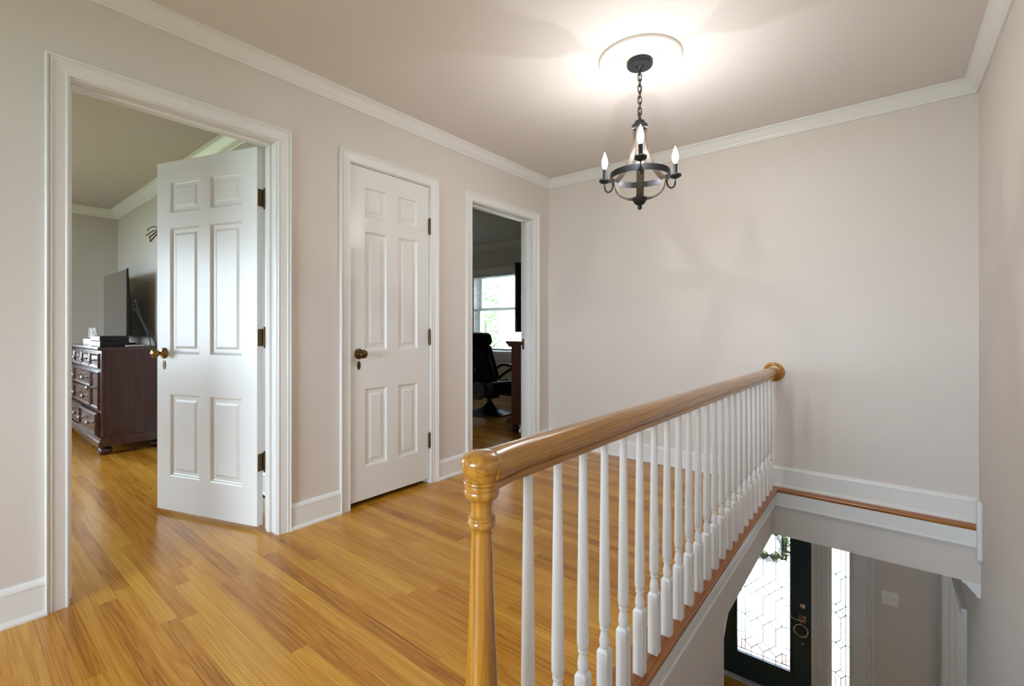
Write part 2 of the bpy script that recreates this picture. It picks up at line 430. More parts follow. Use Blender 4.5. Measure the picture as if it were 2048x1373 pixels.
def plank_mesh():
    w = PW-.0005
    return MB().box(0, 1, 0, w, -.011, 0).mesh('plank', M['plank'])
PM = plank_mesh()
rnd = random.Random(11)
def lay(parent, y, xa, xb, mean=1.05):
    x = xa - rnd.uniform(0, .6); first = True
    while x < xb-.001:
        ln = rnd.uniform(.55, 1.55)*mean; x2 = x+ln
        if xb-x2 < .18: x2 = xb
        p0, p1 = max(x, xa), min(x2, xb)
        if p1-p0 > .02:
            o = bpy.data.objects.new('plank', PM); COL.objects.link(o); o.parent = parent
            o.location = (p0+.0003, y, 0); o.scale = (p1-p0-.0006, 1, 1)
            t = rnd.random(); o['tone'] = t*.8+.1 if rnd.random() < .85 else rnd.choice((.0, .98))
        x = x2
y = -.52
XE = WELLX-.1105
while y < FYW:
    yc = y+PW/2
    if DOOR1[0]+.02 < yc < DOOR1[1]-.02: lay(hall_floor, y, BEDX+.02, XE, 1.15)
    elif y+PW < FYW: lay(hall_floor, y, LX-.015, XE)
    if not (DOOR1[0]+.02 < yc < DOOR1[1]-.02) and -.3 < yc < BEDY1-.02: lay(bed_floor, y, BEDX+.02, LX-.016, 1.35)
    y += PW

# nosing boards round the stairwell, fascia and bead below them
def nosing_prof(w, t=.022):
    return [(0, -t), (0, 0), (w-.008, 0), (w-.002, -.003), (w, -.009), (w-.002, -.016), (w-.008, -t)]
nz = MB(); pf = nosing_prof(.11)
vs = [(WELLX-.11+o, STY-.12, z) for o, z in pf]+[(WELLX-.11+o, WELLY+(.11-o)*1.2, z) for o, z in pf]
n = len(pf)
nz.add(vs, [tuple(range(n)), tuple(range(2*n-1, n-1, -1))]+[(k, (k+1) % n, n+(k+1) % n, n+k) for k in range(n)])
struct(nz.build('trim_1', M['nosing'], auto=40), 'oak nosing board under the balusters')
nz = MB(); vs = []
for xx, sgn in ((WELLX, 1), (RXW, 0)):
    for o, z in nosing_prof(.068): vs.append((xx - (sgn*(.068-o)*.83), FYW-.016-o, z))
n = 7
nz.add(vs, [tuple(range(n)), tuple(range(2*n-1, n-1, -1))]+[(k, (k+1) % n, n+(k+1) % n, n+k) for k in range(n)])
struct(nz.build('trim_2', M['nosingx'], auto=40), 'narrow oak nosing strip along the far wall of the stairwell')
fp = [(0, -.022), (.018, -.022), (.018, -.100), (.022, -.104), (.022, -.111), (.016, -.116), (.012, -.124), (0, -.128)]
for i, mb in enumerate(sweep([(RXW, WFY), (WFX, WFY), (WFX, STY-.2)], fp)):
    struct(mb.build('trim_%d' % (3+i), M['trim'], auto=30), ['white fascia board under the far nosing', 'white fascia board under the balustrade'][i])
# skirt block on the right wall where the floor edge meets it
sk = MB(); sk.prism([(3.505, .145), (3.56, .145), (3.56, -.17), (3.545, -.195), (3.515, -.18), (3.505, -.165)], lambda a, b, h: (h, a, b), RXW-.02, RXW)
struct(sk.build('trim_5', M['trim'], bevel=.003))

# crown mouldings
CR = [(0, 2.388), (.011, 2.388), (.014, 2.392), (.014, 2.401), (.019, 2.404), (.021, 2.410), (.026, 2.414), (.031, 2.422), (.039, 2.435), (.047, 2.445), (.054, 2.452), (.057, 2.453), (.062, 2.456), (.062, 2.465), (0, 2.465)]
tn = [10]
def crown(path, prof, labels=None, nm=None):
    for i, mb in enumerate(sweep(path, prof)):
        o = struct(mb.build('trim_%d' % tn[0], M['trim'], auto=28), labels[i] if labels else None); tn[0] += 1
crown([(RXW, BKY), (RXW, FYW), (LX, FYW), (LX, BKY)], CR,
      ['white crown moulding along the right wall', 'white crown moulding along the far wall', 'white crown moulding along the wall of doors'])
CRB = [(o*1.35, 2.465-(2.465-z)*1.25) for o, z in CR]
crown([(LX-WT, BEDY1), (BEDX, BEDY1), (BEDX, BEDY0)], CRB, ['bedroom crown moulding above the television', 'bedroom crown moulding on the end wall'])
CRO = [(o*1.3, 2.465-(2.465-z)*1.3) for o, z in CR]
crown([(LX-WT, EX), (OFX, EX), (OFX, OFY0)], CRO, ['office crown moulding above the window', 'office crown moulding on the end wall'])
# ground floor crown: on the end of the stair wall, and on the right wall beyond the header
CG = [(o*1.2, GC-(2.465-z)*1.0) for o, z in CR]
for mb in sweep([(WFX, STE), (WFX-.12, STE)][::-1], CG):
    struct(mb.build('trim_%d' % tn[0], M['trim'], auto=28)); tn[0] += 1
for mb in sweep([(RXW, WFY), (RXW, EX)], CG):
    struct(mb.build('trim_%d' % tn[0], M['trim'], auto=28)); tn[0] += 1
for mb in sweep([(RXW, EX), (LX, EX)], CG):
    struct(mb.build('trim_%d' % tn[0], M['trim'], auto=28)); tn[0] += 1

# baseboards (board, cap moulding, shoe)
BB = [(0, 0), (.026, 0), (.026, .008), (.020, .018), (.015, .020), (.015, .112), (.017, .114), (.017, .120), (.013, .128), (.008, .134), (.004, .137), (0, .138)]
def base(path, name, dz=0):
    for i, mb in enumerate(sweep(path, [(o, z+dz) for o, z in BB])):
        struct(mb.build(name, M['trim'], auto=28))
CW = .066
base([(LX, DOOR1[0]-CW), (LX, BKY)], 'baseboard_left')
base([(LX, DOOR2[0]-CW), (LX, DOOR1[1]+CW)], 'baseboard_left')
base([(LX, DOOR3[0]-CW), (LX, DOOR2[1]+CW)], 'baseboard_left')
base([(RXW, FYW), (LX, FYW), (LX, DOOR3[1]+CW)], 'baseboard_far')
base([(RXW, BKY), (RXW, STY)], 'baseboard_right')
base([(LX-WT, BEDY1), (BEDX, BEDY1), (BEDX, BEDY0)], 'baseboard_bedroom')
base([(LX-WT, EX), (OFX, EX), (OFX, OFY0)], 'baseboard_office')
base([(RXW, EX), (-.09, EX)], 'baseboard_foyer', GF)

# stair flight (runs down under the balustrade)
st = empty('stair_flight', (0, STY, 0)); struct(st, 'stair flight running down beside the balustrade')
NR = 15; rise = -GF/NR; run = .25
for k in range(1, NR):
    z = -rise*k
    MB().box(WFX, RXW, run*(k-1)-.2-.025, run*k-.2, z-.025, z).build('tread', M['nosingx'], st, bevel=.006)
for k in range(NR):
    MB().box(WFX, RXW, run*k-.2, run*k-.2+.015, -rise*(k+1), -rise*k-.026).build('riser', M['trim'], st)

# ------------------------------------------------------------------ casings and jambs
CAS = [(0, 0), (0, .010), (.003, .013), (.007, .013), (.010, .0105), (.045, .015), (.048, .019), (.052, .0195), (.055, .016), (.058, .022), (.063, .0245), (.066, .022), (.066, 0)]
def cased(n, y0, y1, zh, fn, prof=CAS, z0=0, jamb=None, stop=None, back=None, label=None):
    """casing round opening y0..y1 up to zh; fn(a,z,h)->xyz with h out of the wall. jamb=(h0,h1), stop=(h0,h1)"""
    t = empty('trim_%d' % n); struct(t, label)
    for pf_, f in [(prof, fn)]+([(prof, back)] if back else []):
        segs = sweep([(y0-.005, z0), (y0-.005, zh+.005), (y1+.005, zh+.005), (y1+.005, z0)], pf_, f)
        for nm, mb in zip(('side_casing', 'head_casing', 'side_casing'), segs): mb.build(nm, M['trim'], t, auto=28)
    if jamb:
        h0, h1 = jamb
        for a, b in ((y0-J, y0), (y1, y1+J)):
            MB().prism([(a, z0), (b, z0), (b, zh), (a, zh)], fn, h0, h1).build('jamb', M['trim'], t)
        MB().prism([(y0-J, zh), (y1+J, zh), (y1+J, zh+J), (y0-J, zh+J)], fn, h0, h1).build('head_jamb', M['trim'], t)
    if stop:
        h0, h1 = stop; s = .012
        for a, b in ((y0, y0+s), (y1-s, y1)):
            MB().prism([(a, z0), (b, z0), (b, zh), (a, zh)], fn, h0, h1).build('door_stop', M['trim'], t, bevel=.002)
        MB().prism([(y0+s, zh-s), (y1-s, zh-s), (y1-s, zh), (y0+s, zh)], fn, h0, h1).build('head_stop', M['trim'], t, bevel=.002)
    return t
left_fn = lambda a, z, h: (LX+h, a, z)
left_back = lambda a, z, h: (LX-WT-h, a, z)
t1 = cased(40, *DOOR1, DH1, left_fn, jamb=(-WT, 0), stop=(-.094, -.055), back=left_back, label='white casing round the open bedroom doorway')
t2 = cased(41, *DOOR2, DH2, left_fn, jamb=(-WT, -.001), stop=(-.085, -.042), label='white casing round the narrow closed closet door')
t3 = cased(42, *DOOR3, DH1, left_fn, jamb=(-WT, 0), stop=(-.094, -.055), back=left_back, label='white casing round the office doorway by the far wall')
# strike plate in the office jamb
sp_ = MB(); sp_.box(LX-.120, LX-.097, DOOR3[1]-.003, DOOR3[1], .885, .985); sp_.box(LX-.132, LX-.112, DOOR3[1]-.006, DOOR3[1], .925, .955)
sp_.build('strike_plate', M['oldbrass'], t3, bevel=.001)['label'] = 'dark brass strike plate'
# foyer opening on the right wall
FCAS = [(0, 0), (0, .012), (.012, .018), (.020, .012), (.030, .020), (.042, .020), (.050, .012), (.060, .020), (.072, .020), (.080, .012), (.092, .022), (.105, .026), (.105, 0)]
right_fn = lambda a, z, h: (RXW-h, a, z)
t4 = cased(43, LR[0]+J, LR[1]-J, LR[3]-J, right_fn, prof=FCAS, z0=GF, jamb=(-.13, 0), label='white fluted casing of the opening at the foot of the stair')
for o_, w_ in ((.03, .02), (.07, .02)):
    MB().box(RXW+o_, RXW+o_+w_, LR[1]-J-.012, LR[1]-J, GF, LR[3]-J).build('flute', M['trim'], t4, bevel=.005)

# ------------------------------------------------------------------ panelled doors
def panel_door(n, width, z0, z1, th, stile, mull, label):
    """local: hinge edge at x=0, leaf along +x, faces at y=0 and y=th"""
    d = empty('door_%d' % n); struct(d, label)
    H = z1-z0; top = z1
    rows = [(top-.300*H/2.03, top-.115*H/2.03), (top-1.120*H/2.03, top-.386*H/2.03), (top-1.830*H/2.03, top-1.352*H/2.03)]
    pw = (width-2*stile-mull)/2
    cols = [(stile, stile+pw), (stile+pw+mull, width-stile)]
    s = MB()
    for a, b in ((0, stile), (stile+pw, stile+pw+mull), (width-stile, width)): s.box(a, b, 0, th, z0, z1)
    zs = sorted([z0, z1]+[v for r in rows for v in r])
    for a, b in cols:
        for k in range(0, len(zs), 2): s.box(a, b, 0, th, zs[k], zs[k+1])
    s.build('slab', M['doorw'], d)
    for a, b in cols:
        for c, e in rows:
            p = MB(); vs, fs = panel_mb(a, b, c, e)
            p.add([(x, y+th, z) for x, y, z in vs], fs); p.add([(x, -y, z) for x, y, z in vs], fs)
            p.build('panel', M['doorw'], d)
    return d
def knob_mb(side=1, r=.026):
    pr = [(0.0, .0), (.031, .0), (.032, .004), (.026, .009), (.014, .012), (.011, .018), (.0105, .030), (.014, .036), (.022, .041), (r, .049), (r, .056), (.021, .064), (.012, .068), (0.0, .0695)]
    return pr
def add_knob(d, x, y, z, ydir, mat, small=1.0):
    m = Matrix.Translation((x, y, z)) @ Matrix.Rotation(R(-90*ydir), 4, 'X')
    k = MB().lathe([(r*small, h*small) for r, h in knob_mb()], 24, m, cap=False).build('knob', mat, d, smooth=True)
    return k
def keyplate(d, x, y, z, ydir, mat):
    pts = [(x+.012*math.cos(a), z+.026*math.sin(a)) for a in [2*math.pi*i/20 for i in range(20)]]
    o = MB().prism(pts, lambda a, b, h: (a, h, b), y, y+.003*ydir).build('keyhole_plate', mat, d, bevel=.001)
    kh = MB(); kh.box(x-.0016, x+.0016, y+.0031*ydir-.0003, y+.0031*ydir+.0003, z-.012, z+.004)
    kh.lathe([(.003, -.0003), (.003, .0003)], 10, Matrix.Translation((x, y+.0031*ydir, z+.005)) @ Matrix.Rotation(R(90), 4, 'X'))
    kh.build('keyhole', M['black'], o)
def hinge(d, p, z, leaf, mat):
    """p=(x,y) knuckle axis local; leaf = list of (x0,x1,y0,y1) plates"""
    h = MB(); m = Matrix.Translation((p[0], p[1], z))
    pr = [(0.0, -.058), (.004, -.057), (.0055, -.053), (.003, -.050), (.0065, -.048), (.0065, -.019), (.0055, -.0185), (.0065, -.018), (.0065, .010), (.0055, .0105), (.0065, .011), (.0065, .048), (.003, .050), (.0055, .053), (.004, .057), (0.0, .058)]
    h.lathe(pr, 12, m, cap=False)
    for x0, x1, y0, y1 in leaf: h.box(x0, x1, y0, y1, z-.046, z+.046)
    return h.build('hinge', mat, d, auto=40)
ZH = (.36, 1.03, 1.78)
# bedroom door, standing open into the bedroom
d1w = DOOR1[1]-DOOR1[0]-.006
d1 = panel_door(1, d1w, .022, 2.048, .035, .108, .082, 'white six-panel bedroom door standing open into the bedroom')
d1.location = (LX-WT-.004, DOOR1[1]-.002, 0); d1.rotation_euler = (0, 0, R(-161.0))
for c in d1.children: c.location = (.006, .006, 0)
XK = d1w-.055
for c in (add_knob(d1, XK, .041, .935, 1, M['brass']), add_knob(d1, XK, .006, .935, -1, M['brass'])): c['label'] = 'brass door knob'
keyplate(d1, XK, .041, .865, 1, M['oldbrass'])
for z in ZH: hinge(d1, (0, 0), z, [(.0035, .0062, .004, .036)], M['oldbrass'])
# closet door, closed
d2w = DOOR2[1]-DOOR2[0]-.006
d2 = panel_door(2, d2w, .032, 2.062, .035, .098, .085, 'white six-panel narrow closet door, closed')
d2.location = (LX-.038, DOOR2[1]-.003, 0); d2.rotation_euler = (0, 0, R(-90))
add_knob(d2, d2w-.055, .035, .925, 1, M['oldbrass']); keyplate(d2, d2w-.055, .035, .855, 1, M['oldbrass'])
for z in (.30, 1.02, 1.79): hinge(d2, (0.0, .044), z, [(-.003, .004, .0352, .0375), ], M['oldbrass'])
MB().box(d2w+.0005, d2w+.0025, .012, .03, .90, .95).build('latch_plate', M['oldbrass'], d2)
bag = MB(); bag.lathe([(.0, 0), (.075, .0), (.088, .02), (.08, .06), (.05, .10), (.0, .12)], 14, Matrix.Translation((LX-.17, 1.80, 0.0)) @ Matrix.Scale(.8, 4, (1, 0, 0)), cap=False)
tag(bag.build('bag', M['fabricblue'], smooth=True), 'small dark blue cloth bundle on the closet floor, glimpsed under the closet door', 'bag')

# ------------------------------------------------------------------ windows
def window(n, fn, a0, a1, z0, z1, depth, cas=True, label=None, sill=True, casing_mat='trim'):
    """double-hung sash window; fn(a,z,h): h positive into the room"""
    w = empty('window_%d' % n); struct(w, label)
    fr = .03
    def bar(nm, p0, p1, q0, q1, h0, h1, mat='trim', par=w): return MB().prism([(p0, q0), (p1, q0), (p1, q1), (p0, q1)], fn, h0, h1).build(nm, M[mat], par)
    for p in ((a0, a0+fr), (a1-fr, a1)): bar('frame', p[0], p[1], z0, z1, -depth, 0)
    bar('frame', a0+fr, a1-fr, z1-fr, z1, -depth, 0); bar('frame', a0+fr, a1-fr, z0, z0+fr, -depth, 0)
    zm = z0+(z1-z0)*.545; st_ = .055
    for q0, q1, h in ((z0+fr, zm+.02, -.10), (zm-.02, z1-fr, -.14)):
        s = MB(); f_ = fn
        for p in ((a0+fr, a0+fr+st_), (a1-fr-st_, a1-fr)): s.prism([(p[0], q0), (p[1], q0), (p[1], q1), (p[0], q1)], f_, h-.035, h)
        for q in ((q0, q0+.045), (q1-.045, q1)): s.prism([(a0+fr+st_, q[0]), (a1-fr-st_, q[0]), (a1-fr-st_, q[1]), (a0+fr+st_, q[1])], f_, h-.035, h)
        so = s.build('sash', M['trim'], w)
        bar('pane', a0+fr+st_, a1-fr-st_, q0+.045, q1-.045, h-.02, h-.016, 'glass', so)
    if cas:
        for nm, mb in zip(('side_casing', 'head_casing', 'side_casing'), sweep([(a0, z0), (a0, z1), (a1, z1), (a1, z0)], CAS, fn)): mb.build(nm, M['trim'], w, auto=28)
        bar('stool', a0-.09, a1+.09, z0-.028, z0+.004, -.06, .05); bar('apron', a0-.06, a1+.06, z0-.10, z0-.028, 0, .016)
    return w
office_fn = lambda a, z, h: (a, EX-h, z)
window(1, office_fn, *OW, .25, label='white double-hung office window behind the blind')
window(2, lambda a, z, h: (a, BEDY0+h, z), *BW1, .15)
window(3, lambda a, z, h: (BEDX+h, a, z), *BW2, .15)
window(4, lambda a, z, h: (a, BKY+h, z), *HW, .15)
window(5, office_fn, *LW, .25)
portal('office_window_daylight', ((OW[0]+OW[1])/2, EX+.27, (OW[2]+OW[3])/2), (R(-90), 0, 0), OW[1]-OW[0], OW[3]-OW[2])
portal('bedroom_window_side_offscreen', ((BW1[0]+BW1[1])/2, BEDY0-.17, 1.4), (R(90), 0, 0), 1.8, 1.5)
portal('bedroom_window_end_offscreen', (BEDX-.17, (BW2[0]+BW2[1])/2, 1.4), (R(90), 0, R(-90)), 1.6, 1.5)
portal('hall_window_behind_offscreen', ((HW[0]+HW[1])/2, BKY-.17, (HW[2]+HW[3])/2), (R(90), 0, 0), HW[1]-HW[0], HW[3]-HW[2])
portal('front_door_daylight', ((FD[0]+FD[1])/2, EX+.3, (FD[2]+FD[3])/2), (R(-90), 0, 0), FD[1]-FD[0], FD[3]-FD[2])
portal('added_living_window_offscreen', ((LW[0]+LW[1])/2, EX+.27, (LW[2]+LW[3])/2), (R(-90), 0, 0), LW[1]-LW[0], LW[3]-LW[2])
# venetian blind
bl = empty('window_blind', (0, EX-.0, OW[3])); tag(bl, 'white horizontal-slat blind hanging in the office window', 'blind')
bx0, bx1 = OW[0]+.035, OW[1]-.035
MB().box(bx0, bx1, .008, .062, -.075, -.032).build('head_rail', M['blind'], bl, bevel=.003)
sm = None; z = -.095; k = 0
while z > OW[2]-OW[3]+.07:
    if sm is None:
        a = R(4); c_, s_ = math.cos(a)*.025, math.sin(a)*.025
        sm = MB().prism([(-c_, -s_-.0014), (c_, s_-.0014), (c_, s_+.0014), (0, .0036), (-c_, -s_+.0014)], lambda p, q, h: (h, p, q), bx0, bx1).build('slat', M['blind'], bl)
        sm.location = (0, .035, z)
    else: dup(sm, bl, (0, .035, z))
    z -= .0425
MB().box(bx0, bx1, .012, .058, z-.005, z+.02).build('bottom_rail', M['blind'], bl, bevel=.003)
for xx in (bx0+.15, (bx0+bx1)/2, bx1-.15):
    MB().tube([(xx, .009, -.07), (xx, .009, z)], .0012, 6).build('ladder_cord', M['blind'], bl)
MB().tube([(bx0+.06, .004, -.06), (bx0+.062, .003, -.55)], .003, 6).build('tilt_wand', M['blind'], bl)

# ------------------------------------------------------------------ front door with leaded glass and sidelight
fd = empty('door_4', (0, 0, 0)); struct(fd, 'dark teal front door with leaded glass at the foot of the stair')
DX0, DX1 = -1.526, -.612; DZ0, DZ1 = GF+.022, GF+2.055
GX0, GX1, GZ0 = -1.335, -.803, -2.626; GH = 1.627
DY0, DY1 = EX+.03, EX+.075
s = MB()
s.box(DX0, GX0, DY0, DY1, DZ0, DZ1); s.box(GX1, DX1, DY0, DY1, DZ0, DZ1); s.box(GX0, GX1, DY0, DY1, DZ0, GZ0); s.box(GX0, GX1, DY0, DY1, GZ0+GH, DZ1)
s.build('slab', M['teal'], fd)
for i, mb in enumerate(sweep([(GX0, GZ0), (GX0, GZ0+GH), (GX1, GZ0+GH), (GX1, GZ0), (GX0, GZ0)], [(-.004, 0), (-.004, .008), (.006, .012), (.016, .008), (.022, .003), (.022, 0)], lambda a, z, h: (a, DY0-h, z))):
    mb.build('glass_moulding', M['teal'], fd, auto=28)
def leaded(parent, cx, z0, polys, yc, came_w=.006):
    """polys [(pts, textured)] in s,t; panes as sub-parts of the came mesh"""
    edges = {}
    for pts, tx in polys:
        for i in range(len(pts)):
            a, b = pts[i], pts[(i+1) % len(pts)]
            k = tuple(sorted(((round(a[0], 4), round(a[1], 4)), (round(b[0], 4), round(b[1], 4)))))
            edges[k] = 1
    c = MB()
    for a, b in edges:
        d = Vector((b[0]-a[0], b[1]-a[1])); 
        if d.length < 1e-4: continue
        n_ = Vector((-d.y, d.x)).normalized()*came_w/2
        q = [(a[0]+n_.x, a[1]+n_.y), (b[0]+n_.x, b[1]+n_.y), (b[0]-n_.x, b[1]-n_.y), (a[0]-n_.x, a[1]-n_.y)]
        c.prism(q, lambda p, t, h: (cx+p, h, z0+t), yc-.004, yc+.004)
    co = c.build('lead_came', M['lead'], parent)
    for pts, tx in polys:
        MB().prism(pts, lambda p, t, h: (cx+p, h, z0+t), yc-.0015, yc+.0015).build('pane', M['pebble'] if tx else M['clearpane'], co)
    return co
def clean(pts):
    o = []
    for p in pts:
        if not o or (abs(p[0]-o[-1][0])+abs(p[1]-o[-1][1])) > 1e-4: o.append(p)
    if abs(o[0][0]-o[-1][0])+abs(o[0][1]-o[-1][1]) < 1e-4: o.pop()
    return o
polys = []; a_ = .0615; hh = .0613; Wh = (GX1-GX0)/2
rowsD = [.1435, .442, .752, .8746, 1.1846, 1.483]
for t in rowsD:
    for c in (-.123, 0, .123): polys.append(([(c-a_, t), (c, t-hh), (c+a_, t), (c, t+hh)], False))
tex = {0: True, 1: False, 2: False, 3: True, 4: True}
for i in range(len(rowsD)-1):
    ta, tb = rowsD[i], rowsD[i+1]
    for c in (-.0615, .0615):
        polys.append((clean([(c-a_, ta+hh), (c, ta), (c+a_, ta+hh), (c+a_, tb-hh), (c, tb), (c-a_, tb-hh)]), tex[i]))
    for sg in (-1, 1):
        polys.append((clean([(sg*.1845, ta), (sg*.123, ta+hh), (sg*.123, tb-hh), (sg*.1845, tb)]), tex[i]))
for tb, te, sg2 in ((rowsD[0], .038, -1), (rowsD[-1], GH-.038, 1)):
    for c in (-.0615, .0615): polys.append(([(c-a_, tb+sg2*hh), (c, tb), (c+a_, tb+sg2*hh), (c+a_, te), (c-a_, te)], True))
    for sg in (-1, 1): polys.append(([(sg*.1845, tb), (sg*.123, tb+sg2*hh), (sg*.123, te), (sg*.1845, te)], True))
tl = [.038]+[t for t in rowsD]+[GH-.038]
for sg in (-1, 1):
    for i in range(len(tl)-1): polys.append(([(sg*.1845, tl[i]), (sg*.222, tl[i]), (sg*.222, tl[i+1]), (sg*.1845, tl[i+1])], False))
    q = [.038, .22, .45, .69, .93, 1.17, 1.40, GH-.038]
    for i in range(len(q)-1): polys.append(([(sg*.222, q[i]), (sg*Wh, q[i]), (sg*Wh, q[i+1]), (sg*.222, q[i+1])], i % 2 == 0 and i < 2))
for te0, te1 in ((0, .038), (GH-.038, GH)):
    qs = [-Wh, -.123, 0, .123, Wh]
    for i in range(4): polys.append(([(qs[i], te0), (qs[i+1], te0), (qs[i+1], te1), (qs[i], te1)], True))
leaded(fd, (GX0+GX1)/2, GZ0, polys, EX+.052)
# corner arcs of the glass
for sg in (-1, 1):
    cx_ = (GX0+GX1)/2+sg*Wh
    pts = [(cx_-sg*.095*math.cos(a), EX+.052, GZ0+.095*math.sin(a)) for a in [math.pi/2*i/8 for i in range(9)]]
    MB().tube(pts, .0026, 6).build('corner_arc', M['lead'], fd)
# door furniture
MB().lathe([(0, 0), (.031, 0), (.031, .006), (.024, .014), (.0, .016)], 24, Matrix.Translation((-.689, DY0, -1.877)) @ Matrix.Rotation(R(90), 4, 'X'), cap=False).build('deadbolt', M['silver'], fd, smooth=True)
ls = MB().box(-.727, -.657, DY0-.006, DY0, -2.052, -1.978).build('lever_plate', M['silver'], fd, bevel=.003)
lv = MB(); lv.lathe([(.014, 0), (.013, .03), (.012, .045)], 16, Matrix.Translation((-.692, DY0-.004, -2.016)) @ Matrix.Rotation(R(90), 4, 'X'))
lv.tube([(-.692, DY0-.046, -2.016), (-.74, DY0-.052, -2.013), (-.79, DY0-.050, -2.006), (-.82, DY0-.046, -2.004)], [.010, .008, .007, .005], 10)
lv.build('lever', M['silver'], ls, smooth=True)
MB().lathe([(0, 0), (.014, 0), (.014, .004), (.010, .012), (0, .015)], 16, Matrix.Translation((-.692, DY0, -2.275)) @ Matrix.Rotation(R(90), 4, 'X'), cap=False).build('lower_bolt', M['silver'], fd, smooth=True)
# small silver wreath hanging from the lever
orn = empty('hanging_ornament', (-.70, DY0-.05, -2.115)); tag(orn, 'small silver wreath ornament hanging from the front door lever', 'ornament')
rg = MB(); Rr = .062
rg.tube([(Rr*math.cos(a), .004*math.sin(5*a), Rr*math.sin(a)) for a in [2*math.pi*i/40 for i in range(40)]], .007, 8, closed=True)
rg.build('ring', M['silver'], orn, smooth=True)
ro = random.Random(4)
lfm = None
for i in range(26):
    a = math.pi*(1.0+i/25*1.05)-.1 if i < 20 else ro.uniform(0, 6.28)
    m = MB().lathe([(0, -.016), (.005, -.008), (.006, 0), (.004, .010), (0, .018)], 6, Matrix.Translation((Rr*math.cos(a), -.006, Rr*math.sin(a))) @ Matrix.Rotation(ro.uniform(0, 6.28), 4, 'Y') @ Matrix.Rotation(ro.uniform(-.5, .5), 4, 'X'), cap=False)
    m.build('leaf', M['silver'], orn, smooth=True)
MB().tube([(0, .004, Rr), (.0, .004, Rr+.035)], .006, 8).build('hanger', M['silver'], orn)
# wreath outside the glass
wr = empty('wreath', (-1.04, EX+.115, -1.33)); tag(wr, 'green leafy wreath hanging outside the front door glass', 'wreath')
MB().tube([(.155*math.cos(a), .0, .155*math.sin(a)) for a in [2*math.pi*i/36 for i in range(36)]], .030, 8, closed=True).build('twig_ring', M['twig'], wr, smooth=True)
lf = MB(); ro = random.Random(9)
for i in range(700):
    a = ro.uniform(0, 6.283); rr_ = .155+ro.gauss(0, .026); p = Vector((rr_*math.cos(a), ro.uniform(-.022, .022), rr_*math.sin(a)))
    d = Vector((math.cos(a+ro.uniform(-1.6, 1.6)), ro.uniform(-.5, .5), math.sin(a+ro.uniform(-1.6, 1.6)))).normalized(); e_ = d.cross(Vector((ro.uniform(-1, 1), 1, ro.uniform(-1, 1)))).normalized()
    ln = ro.uniform(.03, .07); w_ = ln*.22
    lf.add([p, p+d*ln*.5+e_*w_, p+d*ln, p+d*ln*.5-e_*w_], [(0, 1, 2, 3)])
tag(lf.build('leaves', M['leafdark'], wr), kind='stuff')
# frame of the door unit
un = empty('trim_44'); struct(un, 'white frame and casing round the front door and sidelight')
SLX0, SLX1 = -.435, -.287
def ub(nm, x0, x1, y0, y1, z0, z1, b=.003): return MB().box(x0, x1, y0, y1, z0, z1).build(nm, M['trim'], un, bevel=b)
ub('jamb', FD[0], DX0-.002, EX+.0, EX+.2, GF, FD[3])
ub('threshold', FD[0], FD[1], EX-.03, EX+.22, GF, GF+.02)
ub('mullion', DX1+.004, SLX0-.03, EX-.004, EX+.2, GF+.02, FD[3])
ub('mullion_bead', DX1+.06, DX1+.072, EX-.012, EX, GF+.02, FD[3]); ub('mullion_bead', DX1+.095, DX1+.103, EX-.01, EX, GF+.02, FD[3])
ub('side_sash', SLX0-.028, SLX0, EX+.02, EX+.09, GF+.02, FD[3]); ub('side_sash', SLX1, SLX1+.028, EX+.02, EX+.09, GF+.02, FD[3])
ub('side_sash', SLX0, SLX1, EX+.02, EX+.09, GF+.02, GF+.26); ub('side_sash', SLX0, SLX1, EX+.02, EX+.09, GF+1.92, FD[3])
ub('casing', SLX1+.03, -.165, EX-.012, EX+.2, GF, FD[3])
for mb in sweep([(-.165, GF), (-.165, FD[3])][::-1], [(0, 0), (0, .016), (.012, .016), (.018, .010), (.026, .018), (.034, .010), (.042, .020), (.050, .012), (.058, .026), (.072, .026), (.074, 0)], lambda a, z, h: (a, EX-h, z)): mb.build('fluted_casing', M['trim'], un, auto=28)
ub('casing', FD[0]-.1, FD[0], EX-.018, EX, GF, FD[3])
ub('head_casing', FD[0]-.1, FD[1]+.12, EX-.02, EX+.2, FD[3]-.001, FD[3]+.10)
# sidelight glass
polys = []; cxs = (SLX0+SLX1)/2; o_ = (SLX1-SLX0)/2; iw = .043; hd = .0435; zs0 = GF+.26; SH = 1.66
cent = [.08, .39, .70-.0, .787, 1.097, 1.405]
cent = [(-1.80-.0435-zs0)-.307*2, (-1.80-.0435-zs0)-.307, -1.80-.0435-zs0, -1.80+.0435-zs0, -1.80+.0435-zs0+.307, -1.80+.0435-zs0+.614]
cent = [c for c in cent if c > .05]
for t in cent:
    polys.append(([(-iw, t), (0, t-hd), (iw, t), (0, t+hd)], False))
ext = [None]+cent+[None]
for i in range(len(ext)-1):
    ta, tb = ext[i], ext[i+1]
    for sg in (-1, 1):
        p = [(sg*iw, ta), (0, ta+hd)] if ta is not None else [(sg*iw, 0), (0, 0)]
        q = [(0, tb-hd), (sg*iw, tb)] if tb is not None else [(0, SH), (sg*iw, SH)]
        polys.append((clean(p+q), i % 2 == 0))
        polys.append(([(sg*iw, ta or 0), (sg*iw, tb or SH), (sg*o_, tb or SH), (sg*o_, ta or 0)], False))
leaded(un, cxs, zs0, polys, EX+.052)

